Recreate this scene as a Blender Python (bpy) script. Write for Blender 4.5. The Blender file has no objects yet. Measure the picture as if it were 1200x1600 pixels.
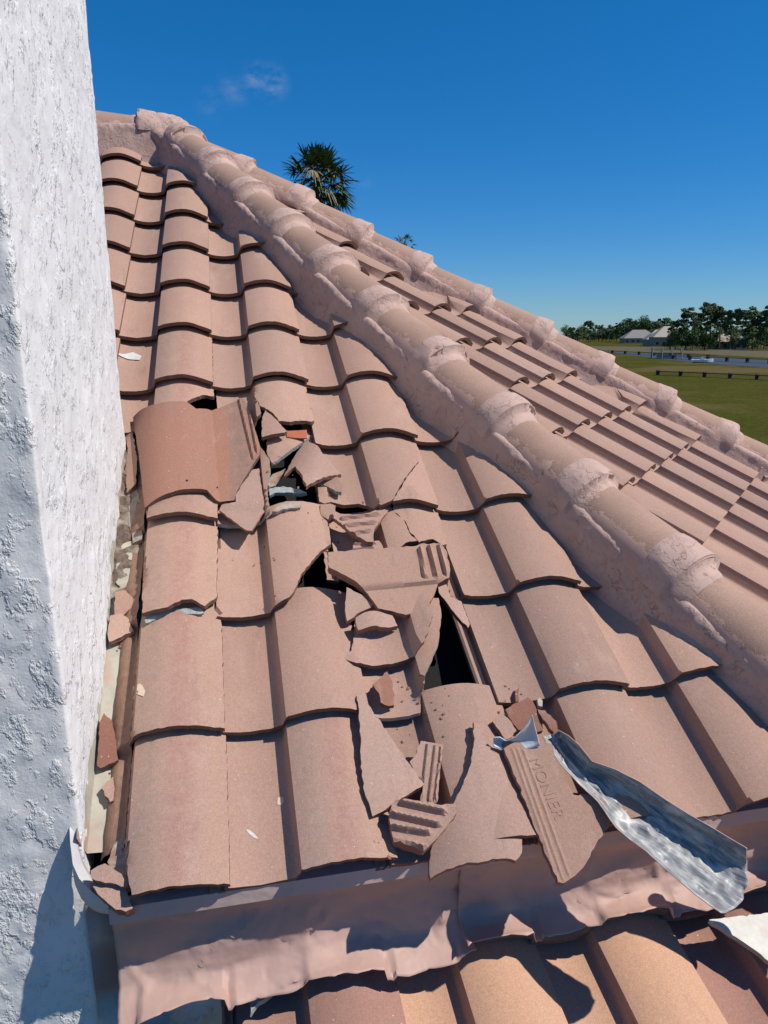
import bpy, bmesh, math, random
from mathutils import Vector, Matrix, noise
from mathutils.geometry import delaunay_2d_cdt
R_ = math.radians
random.seed(7)
scn = bpy.context.scene
col = scn.collection

# ------------------------------------------------------------------ camera, sky, sun, exposure
CF, CP, CR, CY = 1145.06, 0.237596, -0.00698, 0.206856          # focal length (photo px), pitch, roll, heading
CAM = Vector((-0.07494, -1.15847, 0.97273))
_fh = Vector((math.sin(CY), math.cos(CY), 0)); _r0 = Vector((math.cos(CY), -math.sin(CY), 0))
FW = _fh * math.cos(CP) - Vector((0, 0, math.sin(CP)))
_u = _fh * math.sin(CP) + Vector((0, 0, math.cos(CP)))
RT = _r0 * math.cos(CR) + _u * math.sin(CR)
UP = _u * math.cos(CR) - _r0 * math.sin(CR)
cd = bpy.data.cameras.new('camera'); cam = bpy.data.objects.new('camera', cd); col.objects.link(cam)
cd.sensor_fit = 'VERTICAL'; cd.sensor_height = 24; cd.lens = CF / 1600 * 24
cd.clip_start = 0.02; cd.clip_end = 6000
m = Matrix((RT, UP, -FW)).transposed().to_4x4(); m.translation = CAM; cam.matrix_world = m
scn.camera = cam

SUN = Vector((0.56, -0.27, 0.78)).normalized()
EL = math.asin(SUN.z); HD = math.atan2(SUN.x, SUN.y)
world = bpy.data.worlds.new('World'); scn.world = world; world.use_nodes = True
nt = world.node_tree; nt.nodes.clear()
wo = nt.nodes.new('ShaderNodeOutputWorld'); bg = nt.nodes.new('ShaderNodeBackground')
sky = nt.nodes.new('ShaderNodeTexSky'); sky.sky_type = 'NISHITA'; sky.sun_disc = False
sky.sun_elevation = EL; sky.sun_rotation = HD; sky.air_density = 1.0; sky.dust_density = 0.0; sky.ozone_density = 3.0
hsv = nt.nodes.new('ShaderNodeHueSaturation'); hsv.inputs['Saturation'].default_value = 1.18; hsv.inputs['Value'].default_value = 1.0
tint = nt.nodes.new('ShaderNodeMixRGB'); tint.blend_type = 'MULTIPLY'; tint.inputs['Fac'].default_value = 1; 
tc0 = nt.nodes.new('ShaderNodeTexCoord'); sz = nt.nodes.new('ShaderNodeSeparateXYZ'); nt.links.new(tc0.outputs['Generated'], sz.inputs[0])
gr = nt.nodes.new('ShaderNodeMapRange'); gr.inputs['From Min'].default_value = 0; gr.inputs['From Max'].default_value = .35; nt.links.new(sz.outputs['Z'], gr.inputs['Value'])
gm = nt.nodes.new('ShaderNodeMixRGB'); gm.inputs['Color1'].default_value = (.50, .74, 1.12, 1); gm.inputs['Color2'].default_value = (.64, .94, 1.22, 1)
nt.links.new(gr.outputs[0], gm.inputs['Fac']); nt.links.new(gm.outputs[0], tint.inputs['Color2'])
nt.links.new(sky.outputs[0], tint.inputs['Color1']); nt.links.new(tint.outputs[0], hsv.inputs['Color'])
# two faint wisps of cloud in the sky, in fixed directions of the sky dome
tc = nt.nodes.new('ShaderNodeTexCoord')
def sky_dir(px, py): return (FW * CF + RT * (px - 600) - UP * (py - 800)).normalized()
cn = nt.nodes.new('ShaderNodeTexNoise'); cn.inputs['Scale'].default_value = 26; cn.inputs['Detail'].default_value = 8; cn.inputs['Roughness'].default_value = .65
cv_ = nt.nodes.new('ShaderNodeVectorMath'); cv_.operation = 'MULTIPLY'; cv_.inputs[1].default_value = (1, 1, 2.4)
nt.links.new(tc.outputs['Generated'], cv_.inputs[0]); nt.links.new(cv_.outputs[0], cn.inputs['Vector'])
prev = None
for (px, py, rad, amt) in ((425, 130, .026, .3), (400, 122, .024, .3), (365, 140, .026, .16), (328, 162, .024, .12), (570, 284, .014, .08)):
    d = nt.nodes.new('ShaderNodeVectorMath'); d.operation = 'DISTANCE'; d.inputs[1].default_value = sky_dir(px, py)
    nt.links.new(tc.outputs['Generated'], d.inputs[0])
    mr = nt.nodes.new('ShaderNodeMapRange'); mr.interpolation_type = 'SMOOTHSTEP'
    mr.inputs['From Min'].default_value = 0; mr.inputs['From Max'].default_value = rad
    mr.inputs['To Min'].default_value = amt; mr.inputs['To Max'].default_value = 0
    nt.links.new(d.outputs['Value'], mr.inputs['Value'])
    if prev is None: prev = mr.outputs[0]
    else:
        a = nt.nodes.new('ShaderNodeMath'); a.operation = 'MAXIMUM'
        nt.links.new(prev, a.inputs[0]); nt.links.new(mr.outputs[0], a.inputs[1]); prev = a.outputs[0]
nr = nt.nodes.new('ShaderNodeMapRange'); nr.inputs['From Min'].default_value = .42; nr.inputs['From Max'].default_value = .7
nt.links.new(cn.outputs[0], nr.inputs['Value'])
mu = nt.nodes.new('ShaderNodeMath'); mu.operation = 'MULTIPLY'
nt.links.new(prev, mu.inputs[0]); nt.links.new(nr.outputs[0], mu.inputs[1])
mx = nt.nodes.new('ShaderNodeMixRGB'); mx.inputs['Color2'].default_value = (6.5, 7, 7.5, 1)
nt.links.new(mu.outputs[0], mx.inputs['Fac']); nt.links.new(hsv.outputs[0], mx.inputs['Color1'])
nt.links.new(mx.outputs[0], bg.inputs['Color']); bg.inputs['Strength'].default_value = 0.088
nt.links.new(bg.outputs[0], wo.inputs['Surface'])
sl_ = bpy.data.lights.new('sun', 'SUN'); sl_.energy = 5.0; sl_.angle = R_(.53); sl_.color = (1, .94, .86)
so = bpy.data.objects.new('sun', sl_); col.objects.link(so)
so.rotation_mode = 'QUATERNION'; so.rotation_quaternion = SUN.to_track_quat('Z', 'Y')
scn.view_settings.view_transform = 'Standard'; scn.view_settings.look = 'None'
scn.view_settings.exposure = 0; scn.view_settings.gamma = 1
scn.render.engine = 'CYCLES'
scn.render.resolution_x = 768; scn.render.resolution_y = 1024

# ------------------------------------------------------------------ frames of the roof faces
W, E = .305, .30534
SL = 0.55549
X1 = Vector((1, 0, 0)); S1 = Vector((0, math.cos(SL), math.sin(SL))); N1 = Vector((0, -math.sin(SL), math.cos(SL)))
def frame(o, x, s, n):
    f = Matrix((x, s, n)).transposed().to_4x4(); f.translation = o; return f
M1 = frame(Vector((0, 0, 0)), X1, S1, N1)
a2, b2 = R_(44.777), R_(30.284)
X2 = Vector((math.sin(a2), math.cos(a2), 0))
S2 = -Vector((math.cos(a2) * math.cos(b2), -math.sin(a2) * math.cos(b2), -math.sin(b2)))
N2 = X2.cross(S2)
O2 = Vector((0.48496, 1.8157, 1.06912)) - N2 * .012
M2 = frame(O2, X2, S2, N2)
SL3 = R_(17)
O3 = Vector((0.31, -.03, -.30))
M3 = frame(O3, X1, Vector((0, math.cos(SL3), math.sin(SL3))), Vector((0, -math.sin(SL3), math.cos(SL3))))
HIP0 = Vector((1.240, 0, 0)); HIPD = Vector((-.394344, .78079, .484624))        # near hip: foot and direction up
APEX = HIP0 + HIPD * 3.90
FARD = Vector((math.sin(R_(112.5)), math.cos(R_(112.5)), 0))
FARD.z = -(N2.x * FARD.x + N2.y * FARD.y) / N2.z; FARD.normalize()

def ray(px, py): return (FW * CF + RT * (px - 600) - UP * (py - 800)).normalized()
def hitplane(px, py, n, p0):
    d = ray(px, py); return CAM + d * ((p0 - CAM).dot(n) / d.dot(n))
def hit(px, py, F, surf):
    """point on the surface h = surf(x, s) of a roof face (frame F) seen at a spot of the photograph"""
    n = F.col[2].xyz; o = F.translation; inv = F.inverted(); h = 0
    for _ in range(14):
        p = inv @ hitplane(px, py, n, o + n * h); h = .5 * h + .5 * surf(p.x, p.y)
    return p.x, p.y

# ------------------------------------------------------------------ materials
def mat(name, rough=.9):
    m_ = bpy.data.materials.new(name); m_.use_nodes = True
    b = m_.node_tree.nodes['Principled BSDF']; b.inputs['Roughness'].default_value = rough
    b.inputs['Specular IOR Level'].default_value = .25
    return m_, m_.node_tree, b
def N(t, typ, **kw):
    n = t.nodes.new(typ)
    for k, v in kw.items():
        if k in n.inputs: n.inputs[k].default_value = v
        else: setattr(n, k, v)
    return n
def coords(t, rnd=True, scale=(1, 1, 1)):
    c = N(t, 'ShaderNodeTexCoord'); out = c.outputs['Object']
    if rnd:
        oi = N(t, 'ShaderNodeObjectInfo'); mm = N(t, 'ShaderNodeMath', operation='MULTIPLY'); mm.inputs[1].default_value = 37.0
        t.links.new(oi.outputs['Random'], mm.inputs[0])
        v = N(t, 'ShaderNodeVectorMath', operation='ADD'); t.links.new(out, v.inputs[0]); t.links.new(mm.outputs[0], v.inputs[1]); out = v.outputs[0]
    if scale != (1, 1, 1):
        v = N(t, 'ShaderNodeVectorMath', operation='MULTIPLY'); v.inputs[1].default_value = scale; t.links.new(out, v.inputs[0]); out = v.outputs[0]
    return out
def nz(t, vec, scale, detail=4, rough=.55):
    n = N(t, 'ShaderNodeTexNoise'); n.inputs['Scale'].default_value = scale; n.inputs['Detail'].default_value = detail; n.inputs['Roughness'].default_value = rough
    t.links.new(vec, n.inputs['Vector']); return n.outputs[0]
def rampf(t, fac, a, b, lo=0, hi=1):
    n = N(t, 'ShaderNodeMapRange'); n.inputs['From Min'].default_value = a; n.inputs['From Max'].default_value = b
    n.inputs['To Min'].default_value = lo; n.inputs['To Max'].default_value = hi; t.links.new(fac, n.inputs['Value']); return n.outputs[0]
def mixc(t, fac, c1, c2, mode='MIX'):
    n = N(t, 'ShaderNodeMixRGB', blend_type=mode)
    for k, c in (('Fac', fac), ('Color1', c1), ('Color2', c2)):
        if isinstance(c, (int, float)): n.inputs[k].default_value = c
        elif isinstance(c, tuple): n.inputs[k].default_value = (*c, 1)
        else: t.links.new(c, n.inputs[k])
    return n.outputs[0]
def mth(t, op, a, b=None):
    n = N(t, 'ShaderNodeMath', operation=op)
    for k, c in ((0, a), (1, b)):
        if c is None: continue
        if isinstance(c, (int, float)): n.inputs[k].default_value = c
        else: t.links.new(c, n.inputs[k])
    return n.outputs[0]
def bump(t, b, h, dist, strength=1.0, prev=None):
    n = N(t, 'ShaderNodeBump'); n.inputs['Distance'].default_value = dist; n.inputs['Strength'].default_value = strength
    t.links.new(h, n.inputs['Height'])
    if prev is not None: t.links.new(prev, n.inputs['Normal'])
    t.links.new(n.outputs[0], b.inputs['Normal']); return n.outputs[0]

def tile_mat(name, c1, c2, c3, streak=None, specks=.5, hump_pale=False):
    m_, t, b = mat(name, .88); v = coords(t)
    oi = N(t, 'ShaderNodeObjectInfo')
    base = mixc(t, rampf(t, nz(t, v, 5, 5), .35, .65), c1, c2)
    base = mixc(t, mth(t, 'MULTIPLY', oi.outputs['Random'], .8), base, c3)
    # faint runs down the tile
    run = nz(t, coords(t, scale=(38, 3, 38)), 1, 4)
    base = mixc(t, rampf(t, run, .5, .85, 0, .35), base, tuple(x * .8 for x in c2))
    if streak:
        oc = N(t, 'ShaderNodeTexCoord'); sx = N(t, 'ShaderNodeSeparateXYZ'); t.links.new(oc.outputs['Object'], sx.inputs[0])
        xx = mth(t, 'ADD', sx.outputs[0], rampf(t, nz(t, v, 14, 3), 0, 1, -.012, .012))
        for x0, wd, cc_, am in streak:
            d = mth(t, 'ABSOLUTE', mth(t, 'SUBTRACT', xx, x0))
            base = mixc(t, mth(t, 'MULTIPLY', rampf(t, d, wd, wd * .25, 0, am), rampf(t, nz(t, v, 60, 5), .25, .7)), base, cc_)
    base = mixc(t, 1.0, base, mixc(t, mth(t, 'FRACT', mth(t, 'MULTIPLY', oi.outputs['Random'], 7.3)), (.88, .87, .87), (1.07, 1.06, 1.05)), 'MULTIPLY')
    base = mixc(t, rampf(t, nz(t, coords(t, scale=(1, .45, 1)), 11, 7, .68), .56, .70, 0, .38), base, (.47, .34, .28))
    base = mixc(t, rampf(t, nz(t, coords(t, scale=(1, .3, 1)), 15, 6, .7), .60, .74, 0, .45), base, (.21, .14, .115))
    g = nz(t, v, 520, 2, .7)
    base = mixc(t, 1.0, base, mixc(t, rampf(t, g, .3, .7), (.80, .79, .78), (1.16, 1.16, 1.16)), 'MULTIPLY')
    g3 = nz(t, v, 170, 3, .7)
    base = mixc(t, 1.0, base, mixc(t, rampf(t, g3, .35, .65), (.92, .92, .92), (1.06, 1.06, 1.06)), 'MULTIPLY')
    vo = N(t, 'ShaderNodeTexVoronoi'); vo.inputs['Scale'].default_value = 75; t.links.new(v, vo.inputs['Vector'])
    sp = mth(t, 'MULTIPLY', mth(t, 'LESS_THAN', vo.outputs['Distance'], .13), mth(t, 'GREATER_THAN', nz(t, v, 22, 2), .60))
    base = mixc(t, mth(t, 'MULTIPLY', sp, specks), base, (.62, .5, .42))
    st = mth(t, 'GREATER_THAN', nz(t, v, 16, 7, .7), .74)
    base = mixc(t, mth(t, 'MULTIPLY', st, .4), base, (.52, .3, .2))
    t.links.new(base, b.inputs['Base Color'])
    n1 = bump(t, b, g, .0009, .6); n2_ = bump(t, b, nz(t, v, 45, 4), .002, .35, n1)
    return m_
C1, C2, C3 = (.405, .255, .196), (.44, .278, .21), (.355, .232, .184)
M_TILE = tile_mat('weathered_tile', C1, C2, C3)
M_STREAK = tile_mat('streaked_tile', C1, C2, C3, streak=((.035, .040, (.30, .225, .18), .7), (.100, .040, (.31, .15, .125), .55), (.165, .018, (.40, .25, .17), .6)))
M_FLIP = tile_mat('mottled_tile', (.33, .20, .15), (.37, .17, .115), (.34, .18, .13), streak=((.11, .05, (.20, .16, .135), .8), (.255, .022, (.24, .22, .19), .95), (.05, .03, (.40, .18, .10), .5)))
M_SHARD = tile_mat('shard_face', (.42, .27, .215), (.385, .24, .185), (.40, .275, .22))
M_PALE = tile_mat('pale_shard', (.54, .35, .28), (.50, .32, .25), (.52, .34, .27))
M_UNDER = tile_mat('tile_underside', (.37, .235, .18), (.41, .25, .185), (.35, .22, .165), specks=.2)
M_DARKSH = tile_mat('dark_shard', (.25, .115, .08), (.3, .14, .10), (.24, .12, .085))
M_LOW = tile_mat('orange_tile', (.66, .40, .25), (.58, .35, .22), (.52, .31, .21), streak=((.06, .07, (.60, .36, .22), .6),), specks=.7)
M_LOWRED = tile_mat('red_brown_tile', (.33, .175, .135), (.40, .21, .16), (.34, .2, .16), specks=.8)

def rough_mat(name, c1, c2, scale=60, bd=.004, c3=None):
    m_, t, b = mat(name, .95); v = coords(t)
    n = nz(t, v, scale, 6, .65); base = mixc(t, rampf(t, n, .35, .65), c1, c2)
    if c3: base = mixc(t, rampf(t, nz(t, v, scale * .2, 4), .5, .62), base, c3)
    t.links.new(base, b.inputs['Base Color']); bump(t, b, n, bd, .8); return m_
M_EDGE = rough_mat('tile_edge', (.13, .075, .055), (.23, .135, .1), 220, .003)  # raw uncoated edge; the butts' shade is also put into this dark brown
M_FRAC = rough_mat('fresh_break', (.36, .18, .13), (.24, .12, .09), 160, .004)
M_GREY = rough_mat('grey_break', (.38, .405, .38), (.25, .28, .26), 120, .004)
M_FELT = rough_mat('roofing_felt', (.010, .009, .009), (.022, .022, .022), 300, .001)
M_GRIT = rough_mat('grey_grit', (.30, .34, .34), (.13, .15, .16), 500, .002)
M_RUST = rough_mat('orange_raw_clay', (.42, .14, .07), (.36, .11, .06), 60, .001)
M_CREAM = rough_mat('cream_paint', (.46, .43, .34), (.34, .32, .27), 18, .002, (.40, .26, .20))
M_BLOT = rough_mat('cream_blot', (.62, .48, .33), (.66, .52, .38), 40, .001)
M_LUMP = rough_mat('old_mortar', (.27, .2, .16), (.42, .36, .3), 35, .01, (.3, .13, .09))
M_WHITE = rough_mat('white_flake', (.52, .50, .46), (.6, .6, .58), 60, .001)
M_HOLE = rough_mat('nail_hole', (.01, .01, .01), (.015, .012, .01), 60, .001)

def mortar_mat(name, c1, c2, brown=None):
    m_, t, b = mat(name, .85); v = coords(t, False)
    n = nz(t, v, 9, 6, .6); base = mixc(t, rampf(t, n, .35, .65), c1, c2)
    base = mixc(t, rampf(t, nz(t, v, 42, 6, .7), .58, .72, 0, .35), base, tuple(x * .62 for x in c2))
    dirt = mixc(t, rampf(t, nz(t, v, 120, 4), .62, .75, 0, .3), base, (.25, .15, .11))
    # thin cracks
    vo = N(t, 'ShaderNodeTexVoronoi', feature='DISTANCE_TO_EDGE'); vo.inputs['Scale'].default_value = 7
    vv = N(t, 'ShaderNodeVectorMath', operation='ADD'); t.links.new(v, vv.inputs[0])
    nn = N(t, 'ShaderNodeTexNoise'); nn.inputs['Scale'].default_value = 14; nn.inputs['Detail'].default_value = 6; t.links.new(v, nn.inputs['Vector'])
    sc = N(t, 'ShaderNodeVectorMath', operation='SCALE'); sc.inputs['Scale'].default_value = .25; t.links.new(nn.outputs['Color'], sc.inputs[0])
    t.links.new(sc.outputs[0], vv.inputs[1]); t.links.new(vv.outputs[0], vo.inputs['Vector'])
    cr = mth(t, 'MULTIPLY', mth(t, 'LESS_THAN', vo.outputs['Distance'], .012), mth(t, 'GREATER_THAN', nz(t, v, 5, 2), .5))
    dirt = mixc(t, mth(t, 'MULTIPLY', cr, .55), dirt, (.2, .11, .08))
    t.links.new(dirt, b.inputs['Base Color'])
    # trowelled skin: raised flakes with crisp edges
    fl = rampf(t, nz(t, v, 26, 5, .6), .49, .53)
    fl2 = rampf(t, nz(t, v, 60, 4, .6), .55, .6)
    a = bump(t, b, mth(t, 'MULTIPLY', fl, rampf(t, nz(t, v, 4, 2), .42, .54)), .0022, .6); a = bump(t, b, mth(t, 'MULTIPLY', fl2, rampf(t, nz(t, v, 6, 2), .42, .54)), .0022, .6, a); bump(t, b, nz(t, v, 10, 4), .010, .4, a)
    return m_
M_MORT = mortar_mat('pink_mortar', (.50, .345, .29), (.45, .30, .25))
M_COLLAR = mortar_mat('pale_pink_mortar', (.52, .36, .30), (.47, .32, .265))

def cap_mat():
    m_, t, b = mat('cap_tile', .9); v = coords(t)
    base = mixc(t, rampf(t, nz(t, v, 6, 5), .35, .65), (.35, .225, .17), (.41, .265, .20))
    g = nz(t, v, 420, 2, .7)
    base = mixc(t, 1.0, base, mixc(t, rampf(t, g, .3, .7), (.72, .71, .70), (1.2, 1.2, 1.2)), 'MULTIPLY')
    # painted pink where the trowel reached over the cap: ragged on both flanks and at the ends
    uv = N(t, 'ShaderNodeUVMap'); uv.uv_map = 'UVMap'; s = N(t, 'ShaderNodeSeparateXYZ'); t.links.new(uv.outputs[0], s.inputs[0])
    e = mth(t, 'MINIMUM', mth(t, 'MULTIPLY', s.outputs[0], .80), mth(t, 'SUBTRACT', 1.0, s.outputs[0]))
    en = mth(t, 'MINIMUM', mth(t, 'MULTIPLY', s.outputs[1], 1.3), mth(t, 'MULTIPLY', mth(t, 'SUBTRACT', 1.0, s.outputs[1]), 1.0))
    e = mth(t, 'MINIMUM', e, en)
    e = mth(t, 'ADD', e, rampf(t, nz(t, v, 18, 7, .7), .2, .8, -.13, .13))
    f = rampf(t, e, .135, .165, 1, 0)
    base = mixc(t, f, base, mixc(t, rampf(t, nz(t, v, 11, 5), .35, .65), (.54, .35, .285), (.48, .30, .245)))
    t.links.new(base, b.inputs['Base Color'])
    a = bump(t, b, f, .003, .7); bump(t, b, g, .001, .6, a); return m_
M_CAP = cap_mat()

def stucco_mat():
    m_, t, b = mat('white_stucco', .8); v = coords(t, False)
    base = mixc(t, rampf(t, nz(t, v, 3, 5), .35, .65), (.72, .705, .68), (.77, .755, .73))
    base = mixc(t, rampf(t, nz(t, v, 30, 5), .62, .72, 0, .3), base, (.62, .58, .52))
    t.links.new(base, b.inputs['Base Color'])
    w = coords(t, False, (1, 1, .7))
    k1 = rampf(t, nz(t, w, 13, 6, .62), .52, .585); k2 = rampf(t, nz(t, w, 48, 5, .6), .57, .65)
    gate = rampf(t, nz(t, v, 4, 2), .30, .46)
    a = bump(t, b, mth(t, 'MULTIPLY', k1, gate), .0045, .7); a = bump(t, b, k2, .0022, .6, a)
    a = bump(t, b, nz(t, w, 9, 6, .6), .012, .4, a)
    bump(t, b, nz(t, v, 170, 4, .7), .0016, .5, a)
    return m_
M_STUC = stucco_mat()

def sheet_paint(name, c1, c2, c3, rough=.55):
    m_, t, b = mat(name, rough); v = coords(t, False)
    base = mixc(t, rampf(t, nz(t, v, 5, 5), .35, .65), c1, c2)
    base = mixc(t, rampf(t, nz(t, v, 22, 6, .7), .58, .75, 0, .7), base, c3)
    t.links.new(base, b.inputs['Base Color']); bump(t, b, nz(t, v, 12, 3), .012, .5); return m_
M_FLASH = sheet_paint('pink_painted_metal', (.49, .325, .265), (.44, .29, .245), (.40, .26, .215))
M_DRIP = sheet_paint('mauve_edge_strip', (.55, .42, .38), (.50, .38, .34), (.42, .32, .29))
M_BENT = sheet_paint('bent_white_sheet', (.66, .68, .70), (.58, .61, .64), (.5, .5, .52), .4)
M_PEEL = sheet_paint('peeled_white_sheet', (.62, .60, .60), (.55, .53, .53), (.5, .46, .42), .5)

def zinc():
    m_, t, b = mat('bare_zinc', .5); v0 = coords(t, False)
    uvn = N(t, 'ShaderNodeUVMap'); uvn.uv_map = 'UVMap'; vm = N(t, 'ShaderNodeVectorMath', operation='MULTIPLY'); vm.inputs[1].default_value = (.40, .13, 1); t.links.new(uvn.outputs[0], vm.inputs[0]); v = vm.outputs[0]
    b.inputs['Metallic'].default_value = .15
    n = nz(t, v, 15, 8, .7)
    base = mixc(t, rampf(t, n, .42, .56), (.42, .42, .41), (.22, .225, .23))
    base = mixc(t, rampf(t, nz(t, v, 34, 8, .75), .52, .64, 0, .8), base, (.13, .13, .13))
    base = mixc(t, rampf(t, nz(t, v0, 9, 3), .55, .62, 0, .6), base, (.68, .66, .60))
    t.links.new(base, b.inputs['Base Color'])
    t.links.new(rampf(t, n, .3, .7, .4, .7), b.inputs['Roughness'])
    a = bump(t, b, nz(t, v, 9, 4), .012, .6); bump(t, b, nz(t, v, 34, 4), .002, .5, a); return m_
M_ZINC = zinc()
def plain(name, c, rough=.8, metal=0):
    m_, t, b = mat(name, rough); v = coords(t, False)
    t.links.new(mixc(t, rampf(t, nz(t, v, 3, 3), .3, .7), tuple(x * .85 for x in c), c), b.inputs['Base Color']); b.inputs['Metallic'].default_value = metal; return m_

# ------------------------------------------------------------------ object helpers
def tag(o, label=None, cat=None, group=None, kind=None):
    if label: o['label'] = label
    if cat: o['category'] = cat
    if group: o['group'] = group
    if kind: o['kind'] = kind
    return o
def link(name, data, parent=None, M=None):
    o = bpy.data.objects.new(name, data); col.objects.link(o)
    if parent is not None: o.parent = parent
    if M is not None:
        o.matrix_local = M if parent is None else parent.matrix_basis.inverted() @ M
    return o
def empty(name, loc): 
    o = bpy.data.objects.new(name, None); col.objects.link(o); o.location = loc; o.empty_display_size = .1
    o.matrix_basis = Matrix.Translation(loc); return o
def finish(me, mats, ang=38, smooth=True):
    for m_ in mats: me.materials.append(m_)
    if smooth:
        me.polygons.foreach_set('use_smooth', [True] * len(me.polygons)); me.set_sharp_from_angle(angle=R_(ang))
    me.update(); return me

def inside(poly, x, y):
    c = False; n = len(poly); j = n - 1
    for i in range(n):
        xi, yi = poly[i]; xj, yj = poly[j]
        if (yi > y) != (yj > y) and x < (xj - xi) * (y - yi) / (yj - yi) + xi: c = not c
        j = i
    return c
def edge_dist(poly, x, y):
    b = 1e9
    for i in range(len(poly)):
        ax, ay = poly[i - 1]; bx, by = poly[i]; dx, dy = bx - ax, by - ay; L = dx * dx + dy * dy + 1e-12
        t = max(0, min(1, ((x - ax) * dx + (y - ay) * dy) / L)); b = min(b, math.hypot(x - ax - t * dx, y - ay - t * dy))
    return b
def slab(poly, surf, th, mats, gx=.012, gs=.05, jag=.0, us=None, seg=.008, under=None, rng=None, bevel=.0015):
    """a plate of outline poly following the height field surf(x, s), th thick; mats = [top, side, under]"""
    rng = rng or random
    area = sum(poly[i - 1][0] * poly[i][1] - poly[i][0] * poly[i - 1][1] for i in range(len(poly)))
    if area < 0: poly = poly[::-1]
    P = []
    for i in range(len(poly)):
        a, b = Vector(poly[i - 1]), Vector(poly[i]); L = (b - a).length
        if L < 1e-6: continue
        k = max(1, int(L / seg)); nrm = Vector((-(b - a).y, (b - a).x)) / L
        for q in range(k):
            p = a + (b - a) * q / k
            if q and jag: p = p + nrm * (noise.noise(Vector((p.x * 70, p.y * 70, 3.1))) * jag * 1.6 + rng.uniform(-jag, jag) * .5)
            P.append((p.x, p.y))
    xs = [p[0] for p in P]; ss = [p[1] for p in P]
    if us is None:
        k = max(1, int((max(xs) - min(xs)) / gx)); us = [min(xs) + (max(xs) - min(xs)) * (q + .5) / k for q in range(k)]
    k = max(1, int((max(ss) - min(ss)) / gs)); vs = [min(ss) + (max(ss) - min(ss)) * (q + .5) / k for q in range(k)]
    pts = [Vector(p) for p in P]
    for u in us:
        for v in vs:
            if min(xs) < u < max(xs) and inside(P, u, v) and edge_dist(P, u, v) > seg * .45: pts.append(Vector((u, v)))
    V, _, F, *_r = delaunay_2d_cdt(pts, [], [list(range(len(P)))], 1, 1e-6)
    # boundary of the triangulation
    cnt = {}
    for f in F:
        for i in range(len(f)):
            e = (f[i - 1], f[i]); cnt[e] = 1
    bnd = [e for e in cnt if (e[1], e[0]) not in cnt]
    verts = [(v.x, v.y, surf(v.x, v.y)) for v in V]; n0 = len(verts)
    uf = under or (lambda x, s: surf(x, s) - th)
    verts += [(v.x, v.y, uf(v.x, v.y)) for v in V]
    faces = [tuple(f) for f in F]; mi = [0] * len(faces)
    faces += [tuple(reversed([i + n0 for i in f])) for f in F]; mi += [2] * len(F)
    # sides use own verts with a roughened middle line
    ring = {}
    def rv(i):
        if i not in ring:
            v = V[i]; z = surf(v.x, v.y); zb = uf(v.x, v.y); k = len(verts)
            verts.append((v.x, v.y, z))
            verts.append((v.x + rng.uniform(-1, 1) * jag * .8, v.y + rng.uniform(-1, 1) * jag * .8, z * .5 + zb * .5))
            verts.append((v.x, v.y, zb)); ring[i] = k
        return ring[i]
    for a, b in bnd:
        ia, ib = rv(a), rv(b)
        faces.append((ib, ia, ia + 1, ib + 1)); faces.append((ib + 1, ia + 1, ia + 2, ib + 2)); mi += [1, 1]
    me = bpy.data.meshes.new('m'); me.from_pydata(verts, [], faces)
    me.polygons.foreach_set('material_index', mi)
    return finish(me, mats)

# ------------------------------------------------------------------ the tile
def prof(u):
    """height across one tile, u measured from the step: rails, pan, step, low hump"""
    if u < -.130: 
        k = (u + .158) / .028
        return -.008 + .005 * max(0, math.sin(k * math.pi * 4 - 1.2))
    if u < -.002:
        k = (u + .066) / .064; return .0005 + (.0135 if k < 0 else .0105) * k * k
    if u < .007:
        k = (u + .002) / .009; return .011 + .024 * k * k * (3 - 2 * k)
    if u < .186:
        k = (u - .088) / .098
        return (.035 + .027 * (1 - abs(k) ** 2.1)) if k < 0 else (.030 + .032 * (1 - k * k * (1.6 - .6 * k)))
    return .030
BUTT = .031
def tsurf(u, v): return prof(u) - BUTT * v / E
US = [-.158, -.153, -.148, -.143, -.138, -.134, -.1305, -.1295, -.115, -.09, -.066, -.045, -.025, -.010, -.0025, -.0005, .0015, .0035, .0055, .0075, .0115, .018, .026, .036, .048, .06, .074, .088, .102, .116, .13, .142, .154, .165, .175, .1835, .186]
def grid_tile(rng, mats, rough=.0012, u0=0):
    us = US[u0:]; vs = [0, .012, .1, .2, .30, E + .05]
    verts = []; faces = []; mi = []
    jit = [(rng.uniform(-1, 1) * rough, rng.uniform(-1, 1) * rough * .6) for _ in us]
    def pt(i, j, z): return (us[i], vs[j] + (jit[i][0] if j == 0 else 0), z + (jit[i][1] if j == 0 else 0))
    nu, nv = len(us), len(vs)
    for j in range(nv):
        for i in range(nu): verts.append(pt(i, j, tsurf(us[i], vs[j])))
    n0 = nu * nv
    for j in range(nv):
        for i in range(nu): verts.append(pt(i, j, tsurf(us[i], vs[j]) - .0135))
    for j in range(nv - 1):
        for i in range(nu - 1):
            a = j * nu + i; faces.append((a, a + 1, a + nu + 1, a + nu)); mi.append(0)
            faces.append((n0 + a, n0 + a + nu, n0 + a + nu + 1, n0 + a + 1)); mi.append(2)
    def side(idx):
        for k in range(len(idx) - 1):
            a, b = idx[k], idx[k + 1]; q = len(verts)
            verts.extend([verts[a], verts[b], verts[b + n0], verts[a + n0]]); faces.append((q + 3, q + 2, q + 1, q)); mi.append(1)
    side(list(range(nu))); side([j * nu + nu - 1 for j in range(nv)])
    side(list(range(n0 - 1, n0 - nu - 1, -1))); side([j * nu for j in range(nv - 1, -1, -1)])
    me = bpy.data.meshes.new('roof_tile'); me.from_pydata(verts, [], faces)
    me.polygons.foreach_set('material_index', mi); return finish(me, mats, 42)
rng = random.Random(3)
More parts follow.
